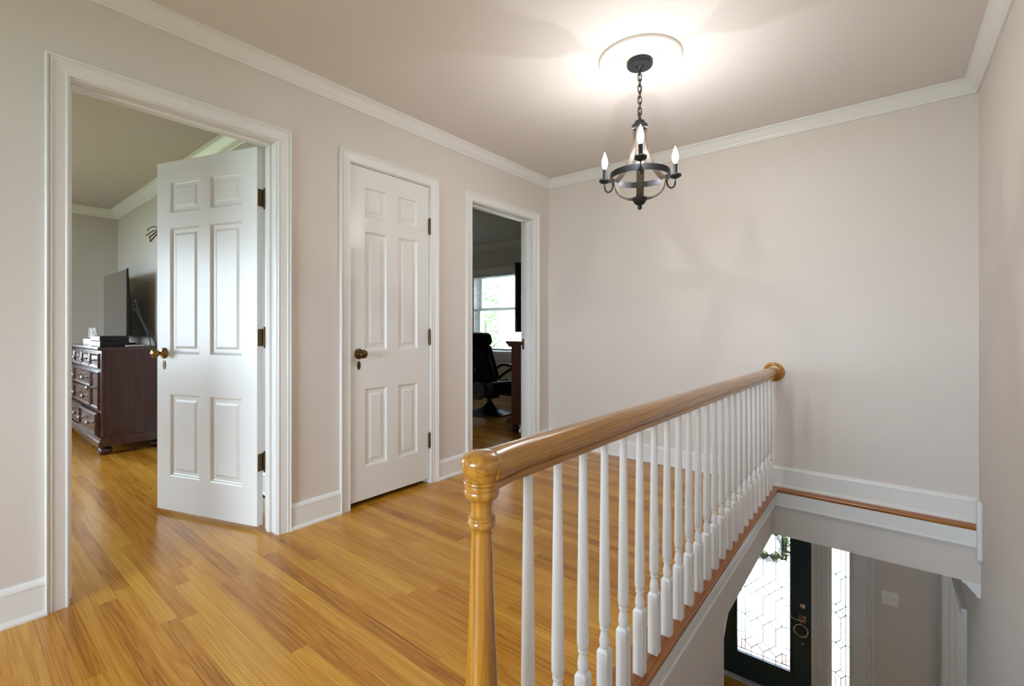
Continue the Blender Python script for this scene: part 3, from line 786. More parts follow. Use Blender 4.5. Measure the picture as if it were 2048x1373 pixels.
# ------------------------------------------------------------------ balustrade
BX = -.602; BY0, BY1, NB = .802, 3.485, 24
NWY = .655
def zb(y): return .772 - (y-.80)*.01046
rl = empty('stair_railing', (BX, NWY, 0)); tag(rl, 'golden oak handrail on white turned balusters with an oak newel post', 'railing')
half = [(.021, 0), (.023, .003), (.023, .013), (.0195, .017), (.0265, .021), (.031, .031), (.0315, .043), (.029, .054), (.022, .064), (.012, .0698), (0, .0715)]
prof = half+[(-x, z) for x, z in reversed(half[:-1])]
def rail_piece(ya, yb, name):
    mb = MB(); n = len(prof)
    vs = [(x, ya-NWY, zb(ya)+z) for x, z in prof]+[(x, yb-NWY, zb(yb)+z) for x, z in prof]
    mb.add(vs, [tuple(range(n)), tuple(range(2*n-1, n-1, -1))]+[(k, (k+1) % n, n+(k+1) % n, n+k) for k in range(n)])
    return mb.build(name, M['rail'], rl, auto=35)
rail_piece(.8485, FYW-.012, 'handrail')
re_ = MB(); nP = len(prof); sts = [(.8475, 1.0), (.79, 1.0), (.745, 1.03), (.715, 1.10), (.695, 1.19), (.675, 1.26), (.658, 1.28)]
vs = [(x*k, yy-NWY, zb(yy)+z) for yy, k in sts for x, z in prof]
re_.add(vs, [tuple(range(nP)), tuple(range((len(sts)-1)*nP+nP-1, (len(sts)-1)*nP-1, -1))]+[(i*nP+k, i*nP+(k+1) % nP, (i+1)*nP+(k+1) % nP, (i+1)*nP+k) for i in range(len(sts)-1) for k in range(nP)])
re_.build('rail_end', M['rail'], rl, auto=35)
# gentle swell where the rail flows into the cap
cp = MB().lathe([(0, .8465), (.016, .8455), (.027, .8425), (.035, .8370), (.0395, .8300), (.0405, .8245), (.0385, .8150), (.0345, .8030), (.0315, .7945), (.0310, .7915)], 40, cap=False)
cp.build('rail_cap', M['rail'], rl, smooth=True)
nw = [(.0310, .7920), (.0345, .7905), (.0355, .7880), (.0345, .7850), (.0325, .7830), (.0330, .7800), (.0330, .7765), (.0320, .7745), (.0335, .7725), (.0345, .7680), (.0335, .7620), (.0290, .7570), (.0250, .7545), (.0240, .7520), (.0225, .7495),
      (.0212, .7420), (.0210, .7330), (.0215, .7255), (.0235, .7235), (.0260, .7215), (.0265, .7185), (.0245, .7160), (.0262, .7140), (.0272, .7090), (.0262, .7035), (.0235, .7005), (.0215, .6975), (.0210, .6900),
      (.0225, .62), (.0255, .53), (.0290, .45), (.0318, .38), (.0335, .32), (.0330, .295), (.0270, .285), (.0320, .278), (.0330, .270), (.0300, .262), (.0250, .256), (.0350, .240), (.0360, .225)]
np_ = MB().lathe(nw, 36, cap=False); np_.build('newel_post', M['railz'], rl, auto=40)
MB().box(-.038, .038, -.038, .038, 0, .23).build('newel_block', M['railz'], rl, bevel=.004)
# wall rosette
rs = MB().lathe([(0, 0), (.066, 0), (.0665, .006), (.062, .012), (.052, .016), (.046, .012), (.044, .009), (0, .009)], 40, Matrix.Translation((0, FYW-NWY, zb(3.6)+.036)) @ Matrix.Rotation(R(90), 4, 'X'), cap=False)
rs.build('rosette', M['railz'], rl, auto=40)
def baluster_mb():
    mb = MB(); w = .0158
    c = .004
    mb.box(-w, w, -w, w, 0, .196)
    mb.add([(-w, -w, .196), (w, -w, .196), (w, w, .196), (-w, w, .196), (-w+c, -w+c, .205), (w-c, -w+c, .205), (w-c, w-c, .205), (-w+c, w-c, .205)],
           [(0, 1, 5, 4), (1, 2, 6, 5), (2, 3, 7, 6), (3, 0, 4, 7), (4, 5, 6, 7)])
    mb.lathe([(.0105, .204), (.0125, .208), (.0140, .216), (.0143, .224), (.0130, .234), (.0105, .246), (.0095, .252), (.0125, .2545), (.0135, .258), (.0125, .2615), (.0100, .263), (.0130, .266), (.0150, .274), (.0155, .286), (.0150, .34), (.0138, .45), (.0122, .58), (.0108, .68), (.0100, .775)], 16, cap=False)
    return mb.mesh('baluster', M['baluster'], True)
bmz = baluster_mb(); bmz.set_sharp_from_angle(angle=R(35))
for i in range(NB):
    yy = BY0+(BY1-BY0)*i/(NB-1)
    o = bpy.data.objects.new('baluster', bmz); COL.objects.link(o); o.parent = rl; o.location = (0, yy-NWY, 0); o.scale = (1, 1, (zb(yy)+.002)/.775)

# ------------------------------------------------------------------ wall outlet and switch plate
ot = empty('wall_outlet', (-1.52, FYW, .31)); tag(ot, 'white electrical outlet low on the far wall behind the balusters', 'outlet')
MB().box(-.036, .036, -.006, 0, -.058, .058).build('cover_plate', M['plateivory'], ot, bevel=.003)
for dz in (-.02, .02): MB().box(-.016, .016, -.008, -.005, dz-.013, dz+.013).build('socket', M['white'], ot, bevel=.003)
sw = empty('switch_plate', (.029, EX, -1.515)); tag(sw, 'white double light switch plate on the foyer wall beside the front door', 'light switch')
MB().box(-.064, .064, -.006, 0, -.066, .066).build('cover_plate', M['plateivory'], sw, bevel=.003)
for dx in (-.024, .024):
    MB().box(dx-.006, dx+.006, -.008, -.005, -.013, .013).build('toggle_slot', M['white'], sw)
    MB().prism([(-.006, -.003), (-.018, .004), (-.018, .009), (-.006, .006)], lambda p, q, h: (h, p, q), dx-.004, dx+.004).build('toggle', M['white'], sw)

# ------------------------------------------------------------------ ceiling medallion and chandelier
CHX, CHY = -.985, 2.268
md = MB().lathe([(.207, 0), (.207, -.008), (.203, -.013), (.196, -.015), (.190, -.011), (.184, -.011), (.178, -.014), (.172, -.010), (.165, -.008), (.152, -.010), (.148, -.013), (.144, -.009), (.10, -.010), (.085, -.014), (0, -.014)], 64, cap=False).build('ceiling_medallion', M['medal'], auto=35)
md.location = (CHX, CHY, CZ); tag(md, 'round white moulded medallion on the ceiling above the chandelier', 'medallion')
ch = empty('chandelier', (CHX, CHY, CZ), R(-66.5+1)); tag(ch, 'small chandelier of grey wooden straps with three candle bulbs on a chain', 'chandelier')
zr = lambda z: z-CZ
MB().lathe([(0, -.014), (.062, -.014), (.0645, -.017), (.0645, -.034), (.061, -.040), (.02, -.042), (.014, -.050), (.007, -.056), (0, -.056)], 36, cap=False).build('canopy', M['iron'], ch, auto=40)
lk = MB(); aw, ah, rt = .0095, .019, .0026
pts = []
for i in range(20):
    a = 2*math.pi*i/20; pts.append((aw*math.cos(a), 0, (ah-aw)*(1 if math.sin(a) >= 0 else -1)+aw*math.sin(a)))
lkm = lk.tube(pts, rt, 8, closed=True).mesh('chain_link', M['chainm'], True)
z0_, z1_ = -.056-.010, zr(2.165); nl = 9
for i in range(nl):
    o = bpy.data.objects.new('chain_link', lkm); COL.objects.link(o); o.parent = ch
    o.location = (0, 0, z0_+(z1_-z0_)*i/(nl-1)); o.rotation_euler = (0, 0, R(90*(i % 2)+20))
cw = [(.002*math.sin(3*i)+.004*math.cos(i*.9), .004*math.sin(i*.9), -.05+(zr(2.15)+.05)*i/22) for i in range(23)]
MB().tube(cw, .0016, 6).build('supply_cord', M['chainm'], ch, smooth=True)
MB().tube([(.006, .004, zr(2.19)), (.016, .002, zr(2.185)), (.010, -.006, zr(2.172)), (.02, -.01, zr(2.163)), (.03, -.012, zr(2.160))], .0022, 6).build('cord_tail', M['chainm'], ch, smooth=True)
MB().lathe([(0, zr(2.157)), (.008, zr(2.157)), (.010, zr(2.148)), (.022, zr(2.146)), (.026, zr(2.138)), (.026, zr(2.130)), (.037, zr(2.126)), (.040, zr(2.118)), (.040, zr(2.106)), (.036, zr(2.102)), (0, zr(2.100))], 32, cap=False).build('top_cap', M['iron'], ch, auto=40)
MB().lathe([(0, zr(1.752)), (.034, zr(1.752)), (.038, zr(1.746)), (.036, zr(1.738)), (.030, zr(1.730)), (.026, zr(1.722)), (.018, zr(1.716)), (.010, zr(1.712)), (.0105, zr(1.706)), (.0115, zr(1.700)), (.009, zr(1.692)), (0, zr(1.688))], 32, cap=False).build('finial', M['iron'], ch, auto=40)
# ring band
rb = MB(); seg = 64; vs = []; fs = []
for k in range(seg):
    a = 2*math.pi*k/seg
    for r_, z in ((.146, 1.847), (.150, 1.847), (.150, 1.877), (.146, 1.877)): vs.append((r_*math.cos(a), r_*math.sin(a), zr(z)))
for k in range(seg):
    k2 = (k+1) % seg
    for i in range(4): fs.append((k*4+i, k2*4+i, k2*4+(i+1) % 4, k*4+(i+1) % 4))
rb.add(vs, fs).build('ring', M['iron'], ch, auto=40)
def catmull(p, n=6):
    out = []; P = [p[0]]+list(p)+[p[-1]]
    for i in range(1, len(P)-2):
        for k in range(n):
            t = k/n; q = []
            for c in range(len(p[0])):
                a, b, d, e = P[i-1][c], P[i][c], P[i+1][c], P[i+2][c]
                q.append(.5*((2*b)+(-a+d)*t+(2*a-5*b+4*d-e)*t*t+(-a+3*b-3*d+e)*t**3))
            out.append(tuple(q))
    out.append(tuple(p[-1])); return out
def strap(path, w, th, name, ang):
    pts = catmull(path); mb = MB(); vs = []; n = len(pts)
    ca, sa = math.cos(ang), math.sin(ang)
    for i, (r_, z) in enumerate(pts):
        a = pts[max(i-1, 0)]; b = pts[min(i+1, n-1)]; t = Vector((b[0]-a[0], b[1]-a[1])).normalized(); nn = Vector((-t.y, t.x))*th/2
        for so, sw_ in ((1, -1), (1, 1), (-1, 1), (-1, -1)):
            rr_, zz = r_+nn.x*so, z+nn.y*so; lw = sw_*w/2
            vs.append((rr_*ca-lw*sa, rr_*sa+lw*ca, zr(zz)))
    fs = [(0, 1, 2, 3), tuple((n-1)*4+k for k in (3, 2, 1, 0))]
    for i in range(n-1):
        for k in range(4): fs.append((i*4+k, i*4+(k+1) % 4, i*4+4+(k+1) % 4, i*4+4+k))
    return mb.add(vs, fs).build(name, M['weathered'], ch, auto=40)
UP = [(.029, 2.104), (.032, 2.05), (.040, 1.995), (.058, 1.950), (.085, 1.912), (.115, 1.882), (.138, 1.862)]
LO = [(.141, 1.878), (.139, 1.845), (.130, 1.812), (.112, 1.784), (.086, 1.764), (.058, 1.754), (.028, 1.750)]
for k in range(3):
    ang = 2*math.pi*k/3
    strap(UP, .036, .007, 'upper_strap', ang); strap(LO, .036, .008, 'lower_strap', ang)
    ca, sa = math.cos(ang), math.sin(ang); RC = .210
    P = lambda r_, z: (r_*ca, r_*sa, zr(z))
    ap = [P(.148, 1.868), P(.156, 1.862), P(.160, 1.845), P(.163, 1.832), P(.172, 1.821), P(.185, 1.817), P(.198, 1.822), P(.207, 1.835), P(.210, 1.852), P(.210, 1.880)]
    arm = MB().tube(catmull(ap, 4), .0042, 10); arm.cbox((.153*ca, .153*sa, zr(1.862)), (.016, .016, .022))
    ao = arm.build('arm', M['iron'], ch, auto=50)
    mt = Matrix.Translation(P(RC, 0)[:2]+(0,))
    MB().lathe([(0, zr(1.868)), (.010, zr(1.868)), (.022, zr(1.873)), (.030, zr(1.879)), (.0315, zr(1.884)), (.029, zr(1.889)), (.018, zr(1.890)), (.013, zr(1.893)), (0, zr(1.893))], 28, mt, cap=False).build('drip_pan', M['iron'], ao, auto=45)
    MB().lathe([(0, zr(1.890)), (.0105, zr(1.890)), (.0105, zr(1.945)), (0, zr(1.945))], 20, mt, cap=False).build('candle_sleeve', M['iron'], ao, auto=45)
    MB().lathe([(.006, zr(1.944)), (.0075, zr(1.950)), (.013, zr(1.962)), (.0165, zr(1.976)), (.0160, zr(1.990)), (.0125, zr(2.006)), (.0075, zr(2.020)), (.0035, zr(2.032)), (.0, zr(2.040))], 20, mt, cap=False).build('bulb', M['bulb'], ao, smooth=True)
    pl = bpy.data.lights.new('bulb_light', 'POINT'); pl.energy = BULB; pl.color = (1, .985, .965); pl.shadow_soft_size = .006
    po = bpy.data.objects.new('bulb_light', pl); COL.objects.link(po); po.parent = ao; po.location = P(RC, 1.975)

# ------------------------------------------------------------------ bedroom furniture
def bun_foot(parent, x, y, h, r, mat):
    return MB().lathe([(0, 0), (r*.55, 0), (r*.8, h*.06), (r*.95, h*.2), (r, h*.4), (r*.92, h*.62), (r*.7, h*.76), (r*.62, h*.8), (r*.85, h*.86), (r*.85, h*1.0), (0, h)], 20, Matrix.Translation((x, y, 0)), cap=False).build('bun_foot', mat, parent, auto=50)
def drawer_knob(par, x, y, z, mat, sgn=-1):
    m = Matrix.Translation((x, y, z)) @ Matrix.Rotation(R(90), 4, 'X')
    return MB().lathe([(0, 0), (.012, 0), (.010, .004), (.005, .008), (.005, .018), (.012, .024), (.019, .031), (.018, .039), (.009, .045), (0, .046)], 14, m, cap=False).build('knob', mat, par, smooth=True)
dr = empty('dresser', (-5.16, .875, 0)); tag(dr, 'dark cherry dresser with many round-knobbed drawers below the bedroom television', 'dresser')
DW, DD = 1.58, .455
MB().box(-DW, 0, .02, DD, .15, .885).build('body', M['cherryz'], dr)
for x0, x1 in ((-DW, -DW+.05), (-.05, 0)): MB().box(x0, x1, .0, .02, .15, .885).build('corner_post', M['cherryz'], dr, bevel=.006)
MB().prism([(-.03, .905), (-.03, .92), (DD+.0, .92), (DD+.0, .885), (0, .885), (-.012, .892), (-.024, .896)], lambda p, q, h: (h, p, q), -DW-.03, .03).build('top', M['cherry'], dr, bevel=.003)
MB().prism([(-.024, .075), (-.024, .115), (-.014, .125), (-.008, .150), (DD, .15), (DD, .075)], lambda p, q, h: (h, p, q), -DW-.022, .022).build('base_moulding', M['cherry'], dr, bevel=.003)
for fx in (-.06, -DW+.06):
    for fy in (.035, DD-.06): bun_foot(dr, fx, fy, .08, .052, M['cherryz'])
def front(par, nm, x0, x1, z0, z1, pull=0):
    f = MB().box(x0+.004, x1-.004, -.004-pull, .02, z0+.004, z1-.004).build(nm, M['cherry'], par, bevel=.003)
    ins = .022
    for mb in sweep([(x0+ins, z0+ins), (x0+ins, z1-ins), (x1-ins, z1-ins), (x1-ins, z0+ins), (x0+ins, z0+ins)], [(-.010, 0), (-.010, .004), (0, .010), (.008, .012), (.012, .008), (.012, 0)], lambda a, z, h: (a, -.004-pull-h, z)):
        mb.build('edge_moulding', M['cherry'], f)
    return f
XF = [-.055-i*(DW-.11)/4 for i in range(5)]
for i in range(4):
    f = front(dr, 'drawer', XF[i+1], XF[i], .728, .872); drawer_knob(f, (XF[i]+XF[i+1])/2, -.004, .80, M['satin'])
dw_ = .33
f = front(dr, 'cabinet_door', -.055-dw_, -.055, .372, .714); drawer_knob(f, -.055-dw_+.035, -.004, .55, M['satin'])
f = front(dr, 'cabinet_door', -DW+.055, -DW+.055+dw_, .372, .714); drawer_knob(f, -DW+.055+dw_-.035, -.004, .55, M['satin'])
for z0, z1 in ((.545, .714), (.372, .543)):
    f = front(dr, 'drawer', -DW+.055+dw_, -.055-dw_, z0, z1)
    for xx in (-DW/2-.22, -DW/2+.22): drawer_knob(f, xx, -.004, (z0+z1)/2, M['satin'])
for x0, x1, pl in ((-DW+.055, -DW/2, 0), (-DW/2, -.055, .018)):
    f = front(dr, 'drawer', x0, x1, .160, .358, pl)
    for q in (.25, .75): drawer_knob(f, x0+(x1-x0)*q, -.004-pl, .26, M['satin'])
# television
tv = empty('television', (-5.56, 1.12, .92), R(-2.0)); tag(tv, 'large thin flat-screen television standing on the dark dresser', 'television')
MB().box(-1.17, 0, .0, .018, .065, .725).build('bezel', M['black'], tv, bevel=.002)
MB().box(-1.162, -.008, -.001, .001, .075, .717).build('screen', M['screen'], tv)
MB().box(-.95, -.22, .018, .055, .09, .42).build('back_housing', M['blackmat'], tv, bevel=.01)
MB().prism([(.018, .725), (.018, .09), (.05, .09), (.05, .30)], lambda p, q, h: (h, p, q), -1.10, -.02).build('back_cover', M['blackmat'], tv)
MB().box(-.80, -.37, -.10, .14, .0, .012).build('stand_base', M['black'], tv, bevel=.004)
MB().box(-.63, -.54, .015, .05, .012, .12).build('stand_neck', M['black'], tv)
# two stacked black boxes, symbol light, remote, cables
def blk(name, x0, x1, y0, y1, z0, z1, label, cat, frontmat):
    o = empty(name, ((x0+x1)/2, (y0+y1)/2, z0)); tag(o, label, cat)
    wx, wy, h = (x1-x0)/2, (y1-y0)/2, z1-z0
    MB().box(-wx, wx, -wy, wy, 0, h).build('case', M['blackmat'], o, bevel=.004)
    MB().box(-wx+.004, wx-.004, -wy-.004, -wy, .006, h-.006).build('front_panel', frontmat, o, bevel=.002)
    MB().box(-wx*.2, wx*.3, -wy-.005, -wy-.003, h*.45, h*.55).build('disc_slot', M['black'], o)
    return o
blk('game_console', -5.62, -5.23, .88, 1.075, .92, .968, 'lower of two black boxes stacked on the dresser top', 'console', M['silver'])
blk('media_player', -5.61, -5.24, .88, 1.075, .968, 1.012, 'upper of two black boxes stacked on the dresser top', 'media player', M['silver'])
il = empty('symbol_light', (-6.15, .98, .92)); tag(il, 'small light of four white outline symbols on the far end of the dresser', 'lamp')
MB().box(-.20, .20, -.045, .045, .0, .055).build('base', M['white'], il, bevel=.005)
def outline(pts, x, par, w=.007, mat='white'):
    MB().tube([(x+a, 0, .115+b) for a, b in pts], w, 6, closed=True).build('symbol', M[mat], par)
outline([(-.036, -.045), (.036, -.045), (.036, .045), (-.036, .045)], -.14, il)
MB().box(-.168, -.112, .004, .006, .078, .152).build('symbol_fill', M['red'], il)
for s_ in (1, -1): MB().tube([(-.085, 0, .115-.045*s_), (-.012, 0, .115+.045*s_)], .007, 6).build('symbol', M['white'], il)
outline([(.042*math.cos(a), .045*math.sin(a)) for a in [2*math.pi*i/20 for i in range(20)]], .05, il)
MB().lathe([(.036, -.001), (.036, .001)], 20, Matrix.Translation((.05, .005, .115)) @ Matrix.Rotation(R(90), 4, 'X')).build('symbol_fill', M['red'], il)
outline([(-.042, -.040), (.042, -.040), (0, .05)], .145, il)
rm = MB().box(-5.20, -5.16, 1.04, 1.17, .92, .932).build('remote_control', M['white'], bevel=.004); tag(rm, 'small pale remote lying on the dresser beside the black boxes', 'remote')
for i, pts in enumerate([[(-5.47, 1.165, 1.36), (-5.36, 1.20, 1.15), (-5.27, 1.25, 1.0), (-5.19, 1.26, .927), (-5.15, 1.25, .926)],
                         [(-5.46, 1.165, 1.27), (-5.38, 1.20, 1.14), (-5.28, 1.23, .99), (-5.22, 1.225, .927), (-5.15, 1.21, .926)]]):
    c = MB().tube(catmull(pts, 6), .004, 8).build('cable', M['cord'], smooth=True)
    tag(c, ['black cable hanging higher from the back of the bedroom television', 'black cable hanging lower from the back of the bedroom television'][i], 'cable')
# metal wall ornament behind the door edge
sc = empty('wall_ornament', (-5.30, BEDY1, 2.0)); tag(sc, 'dark metal leaf ornament on the bedroom wall by the open door edge', 'wall decor')
MB().lathe([(0, 0), (.03, 0), (.026, .012), (0, .016)], 16, Matrix.Translation((0, 0, 0)) @ Matrix.Rotation(R(90), 4, 'X'), cap=False).build('back_plate', M['oldbrass'], sc, smooth=True)
for a0, ln in ((165, .26), (185, .30), (205, .22), (225, .24), (20, .25), (-10, .28), (-40, .22)):
    a = R(a0); pts = [(0, -.012, 0), (math.cos(a)*ln*.4, -.05, math.sin(a)*ln*.35+.02), (math.cos(a)*ln*.8, -.075, math.sin(a)*ln*.55), (math.cos(a)*ln, -.07, math.sin(a)*ln*.45)]
    MB().tube(catmull(pts, 4), .006, 6).build('stem', M['oldbrass'], sc, smooth=True)
    MB().lathe([(0, -.03), (.012, -.012), (.014, 0), (.008, .02), (0, .034)], 8, Matrix.Translation(pts[-1]) @ Matrix.Rotation(R(90)-a, 4, 'Y') @ Matrix.Scale(.35, 4, (0, 1, 0)), cap=False).build('leaf', M['oldbrass'], sc, smooth=True)

# ------------------------------------------------------------------ office furniture
cd_ = empty('chest_of_drawers', (-3.075, 3.79, 0)); tag(cd_, 'red-brown wooden chest on bun feet seen from its side in the office', 'chest')
CWd, CDp, CHh = .44, .96, .945
MB().box(.012, CWd, 0, CDp, .13, .90).build('body', M['brownz'], cd_)
MB().prism([(-.045, .93), (-.045, .945), (CWd, .945), (CWd, .885), (0, .885), (-.012, .905), (-.03, .915)], lambda p, q, h: (p, h, q), -.03, CDp+.03).build('top', M['brownz'], cd_, bevel=.003)
MB().prism([(-.035, .085), (-.035, .105), (-.02, .115), (-.012, .145), (CWd, .145), (CWd, .085)], lambda p, q, h: (p, h, q), -.03, CDp+.03).build('base_moulding', M['brownz'], cd_, bevel=.003)
for fx in (.03, CWd-.07):
    for fy in (.035, CDp-.035): bun_foot(cd_, fx, fy, .085, .05, M['brownz'])
for i in range(4):
    z0 = .155+i*.185
    f = MB().box(-.006, .012, .03, CDp-.03, z0, z0+.172).build('drawer', M['brownz'], cd_, bevel=.004)
    for q in (.27, .73):
        MB().lathe([(0, 0), (.012, 0), (.006, .006), (.006, .018), (.016, .028), (.012, .038), (0, .042)], 12, Matrix.Translation((-.006, .03+(CDp-.06)*q, z0+.086)) @ Matrix.Rotation(R(-90), 4, 'Y'), cap=False).build('knob', M['satin'], f, smooth=True)
tv2 = empty('television', (-3.03, 3.83, .945), R(-5)); tag(tv2, 'television on the red-brown office chest, turned away so its black back shows', 'television')
MB().box(-.02, .012, 0, .95, .095, .83).build('bezel', M['blackmat'], tv2, bevel=.004)
MB().box(-.0215, -.0195, .012, .938, .107, .818).build('screen', M['screen'], tv2)
MB().box(.012, .05, .10, .85, .13, .62).build('back_housing', M['blackmat'], tv2, bevel=.01)
MB().box(.0115, .0135, .035, .075, .44, .475).build('sticker', M['satin'], tv2)
MB().box(-.10, .10, .22, .73, 0, .014).build('stand_base', M['black'], tv2, bevel=.004)
MB().box(-.01, .03, .43, .52, .014, .14).build('stand_neck', M['black'], tv2)
# gaming chair: local +x forward, +y to its left
gc = empty('gaming_chair', (-3.93, 4.42, 0), R(-12)); tag(gc, 'black padded gaming chair on a round pedestal in the office', 'chair')
MB().lathe([(0, 0), (.29, 0), (.298, .006), (.294, .014), (.24, .026), (.16, .042), (.09, .075), (.055, .11), (.042, .135), (0, .135)], 48, cap=False).build('pedestal_base', M['black'], gc, auto=50)
MB().lathe([(.032, .12), (.032, .24)], 20).build('post', M['black'], gc, auto=50)
MB().box(-.10, .12, -.07, .07, .20, .25).build('swivel_plate', M['blackmat'], gc, bevel=.01)
def shell(name, poly, y0, y1, mat, bev=.03, seg=4): return MB().prism(poly, lambda p, q, h: (p, h, q), y0, y1).build(name, mat, gc, auto=60, bevel=bev, seg=seg)
shell('seat', [(-.22, .26), (.28, .26), (.34, .31), (.345, .40), (.30, .435), (.05, .395), (-.22, .42)], -.215, .215, M['leather'], .035)
back = [(-.24, .34), (-.06, .40), (-.16, .62), (-.255, .86), (-.30, 1.03), (-.40, 1.02), (-.38, .80), (-.31, .52)]
shell('backrest', [(-.26, .36), (-.10, .40), (-.19, .62), (-.275, .86), (-.39, .86), (-.36, .66), (-.31, .48)], -.135, .135, M['leather'], .03)
for sg in (-1, 1):
    y0, y1 = sorted((sg*.132, sg*.225))
    shell('back_bolster', [(-.26, .38), (-.055, .42), (-.145, .62), (-.245, .85), (-.38, .85), (-.36, .66), (-.31, .48)], y0, y1, M['leather'], .03)
shell('headrest', [(-.275, .845), (-.235, .90), (-.265, 1.0), (-.315, 1.03), (-.41, 1.015), (-.43, .93), (-.40, .845)], -.16, .16, M['leather'], .035)
for sg in (-1, 1):
    y0, y1 = sorted((sg*.155, sg*.225))
    shell('head_bolster', [(-.275, .845), (-.215, .89), (-.25, .99), (-.31, 1.025), (-.41, 1.01), (-.43, .93), (-.40, .845)], y0, y1, M['leather'], .03)
for sg in (-1, 1):
    y0, y1 = sorted((sg*.213, sg*.268))
    spn = shell('side_panel', [(-.38, .27), (-.30, .215), (-.05, .20), (.14, .205), (.21, .26), (.22, .345), (.17, .415), (.08, .43), (-.02, .405), (-.12, .40), (-.25, .45), (-.36, .47), (-.42, .40)], y0, y1, M['greymesh'], .022)
    yy = sg*.27
    if sg == -1:
        cpn = MB().box(-.12, .11, yy-.004, yy+.01, .275, .365).build('control_panel', M['black'], spn, bevel=.008)
        MB().lathe([(.014, 0), (.022, 0), (.022, .008), (.014, .008), (.014, 0)], 24, Matrix.Translation((0, yy-.004, .322)) @ Matrix.Rotation(R(90), 4, 'X'), cap=False).build('dial', M['silver'], spn)
        for xx in (-.075, -.045, .045, .075):
            MB().lathe([(0, 0), (.010, 0), (.010, .004), (0, .004)], 12, Matrix.Translation((xx, yy-.004, .312)) @ Matrix.Rotation(R(90), 4, 'X'), cap=False).build('button', M['greymesh'], spn)
            MB().box(xx-.014, xx+.014, yy-.0055, yy-.003, .342, .349).build('button', M['satin'], spn)
    ya = sg*.285
    ap = [(-.26, ya, .44), (-.24, ya, .52), (-.14, ya, .585), (0, ya, .60), (.09, ya, .585), (.10, ya, .555), (.02, ya, .52), (-.10, ya, .46), (-.18, ya, .40)]
    MB().tube(catmull(ap, 5), .018, 10).build('armrest', M['black'], gc, smooth=True)

# ------------------------------------------------------------------ outside
slab_g = MB().box(-60, 60, -60, 60, -3.35, -3.15).build('ground_lawn', M['grass']); tag(slab_g, kind='structure', label='lawn in front of the house')
MB2 = MB().box(-8.5, 2.5, EX+.25, 6.62, -3.15, GF-.06).build('porch_floor', M['brick']); tag(MB2, kind='structure', label='brick porch floor outside the front door')
MB3 = MB().box(-9, 4, 6.62, 16, -3.15, -3.02).build('driveway', M['concrete']); tag(MB3, kind='structure', label='pale concrete drive in front of the porch')
def column(x, y, label):
    c = empty('porch_column', (x, y, GF-.06)); tag(c, label, 'column')
    seg = 48; mb = MB(); vs = []; zz = [0.18, 1.6, 3.4, 4.86]; rr_ = [.205, .205, .198, .188]
    for z, r_ in zip(zz, rr_):
        for k in range(seg):
            a = 2*math.pi*k/seg; vs.append(((r_-(.014 if k % 2 else 0))*math.cos(a), (r_-(.014 if k % 2 else 0))*math.sin(a), z))
    fs = [(i*seg+k, i*seg+(k+1) % seg, (i+1)*seg+(k+1) % seg, (i+1)*seg+k) for i in range(3) for k in range(seg)]
    mb.add(vs, fs).build('fluted_shaft', M['extwhite'], c)
    MB().lathe([(0, .06), (.27, .06), (.28, .09), (.26, .12), (.23, .14), (.25, .16), (.21, .19)], 32, cap=False).build('base_ring', M['extwhite'], c, auto=40)
    MB().box(-.29, .29, -.29, .29, 0, .06).build('plinth', M['extwhite'], c)
    MB().lathe([(.19, 4.85), (.215, 4.88), (.20, 4.91), (.21, 4.98), (.255, 5.03), (.26, 5.06), (0, 5.06)], 32, cap=False).build('capital', M['extwhite'], c, auto=40)
    MB().box(-.28, .28, -.28, .28, 5.06, 5.13).build('abacus', M['extwhite'], c)
    return c
column(-5.775, 7.1, 'white fluted porch column seen through the office blind')
bm_ = MB().box(-8.2, 2.2, 6.84, 7.36, GF-.06+5.13, GF-.06+5.75).build('porch_beam', M['extwhite']); tag(bm_, kind='structure', label='white porch beam on the column')
pr_ = MB().box(-8.2, 2.2, EX+.25, 7.5, 2.82, 2.95).build('porch_roof', M['extwhite']); tag(pr_, kind='structure', label='white porch roof over the column')
nh = empty('added_backdrop_house', (-17, 24, -3.15)); tag(nh, 'pale house added across the lawn to cover bright sky beyond the office window', 'house')  # added backdrop, keeps bright sky from washing out the blind
MB().box(-9, 9, 0, 8, 0, 6.2).build('walls', M['siding'], nh)
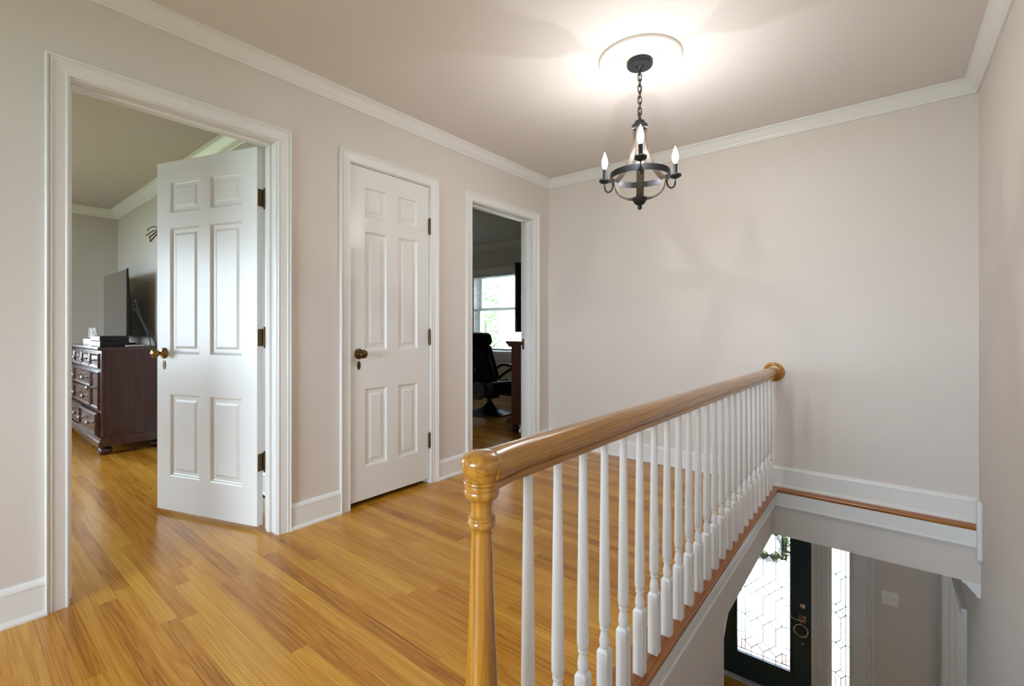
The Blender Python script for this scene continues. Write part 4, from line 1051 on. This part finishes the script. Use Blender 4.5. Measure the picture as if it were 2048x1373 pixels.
MB().prism([(-.6, 6.2), (4, 9.2), (8.6, 6.2)], lambda p, q, h: (h, p, q), -9.5, 9.5).build('roof', M['roof'], nh)
for wx in (-6, -2, 2, 6):
    for wz in (1.0, 3.9):
        wn_ = MB().box(wx-.6, wx+.6, -.06, .0, wz, wz+1.5).build('window', M['extwhite'], nh)
        MB().box(wx-.5, wx+.5, -.07, -.05, wz+.1, wz+1.4).build('pane', M['screen'], wn_)
def tree(x, y, zc, rx, rz, nleaf, label, seed, ls=.09):
    t = empty('tree', (x, y, -3.15)); tag(t, label, 'tree', None)
    ro = random.Random(seed); z0 = zc+3.15
    MB().tube([(0, 0, 0), (.05, .03, z0*.45), (-.04, .02, z0*.8), (.05, 0, z0+rz*.5)], [.11, .085, .06, .02], 8).build('trunk', M['bark'], t, smooth=True)
    for i in range(9):
        a = ro.uniform(0, 6.28); h = z0+ro.uniform(-.8, .4)*rz
        MB().tube([(0, 0, h-.3), (math.cos(a)*rx*.4, math.sin(a)*rx*.4, h+.05), (math.cos(a)*rx*.85, math.sin(a)*rx*.85, h+.35)], [.035, .02, .008], 6).build('branch', M['bark'], t, smooth=True)
    lf = MB()
    for i in range(nleaf):
        while True:
            p = Vector((ro.uniform(-1, 1), ro.uniform(-1, 1), ro.uniform(-1, 1)))
            if .25 < p.length < 1: break
        p = Vector((p.x*rx, p.y*rx, z0+p.z*rz))
        d = Vector((ro.uniform(-1, 1), ro.uniform(-1, 1), ro.uniform(-.8, .5))).normalized(); e = d.cross(Vector((ro.uniform(-1, 1), ro.uniform(-1, 1), 1))).normalized()
        l_ = ls*ro.uniform(.6, 1.3)
        lf.add([p, p+d*l_*.5+e*l_*.28, p+d*l_, p+d*l_*.5-e*l_*.28], [(0, 1, 2, 3)])
    tag(lf.build('foliage', M['leaf'], t), kind='stuff')
    return t
tree(-8.45, 9.3, .2, 1.0, 2.1, 5200, 'leafy green tree outside the office window', 3)
tree(-7.2, 12.5, -1.2, 1.0, 1.9, 2600, 'lower green tree beyond the porch column', 5, .12)
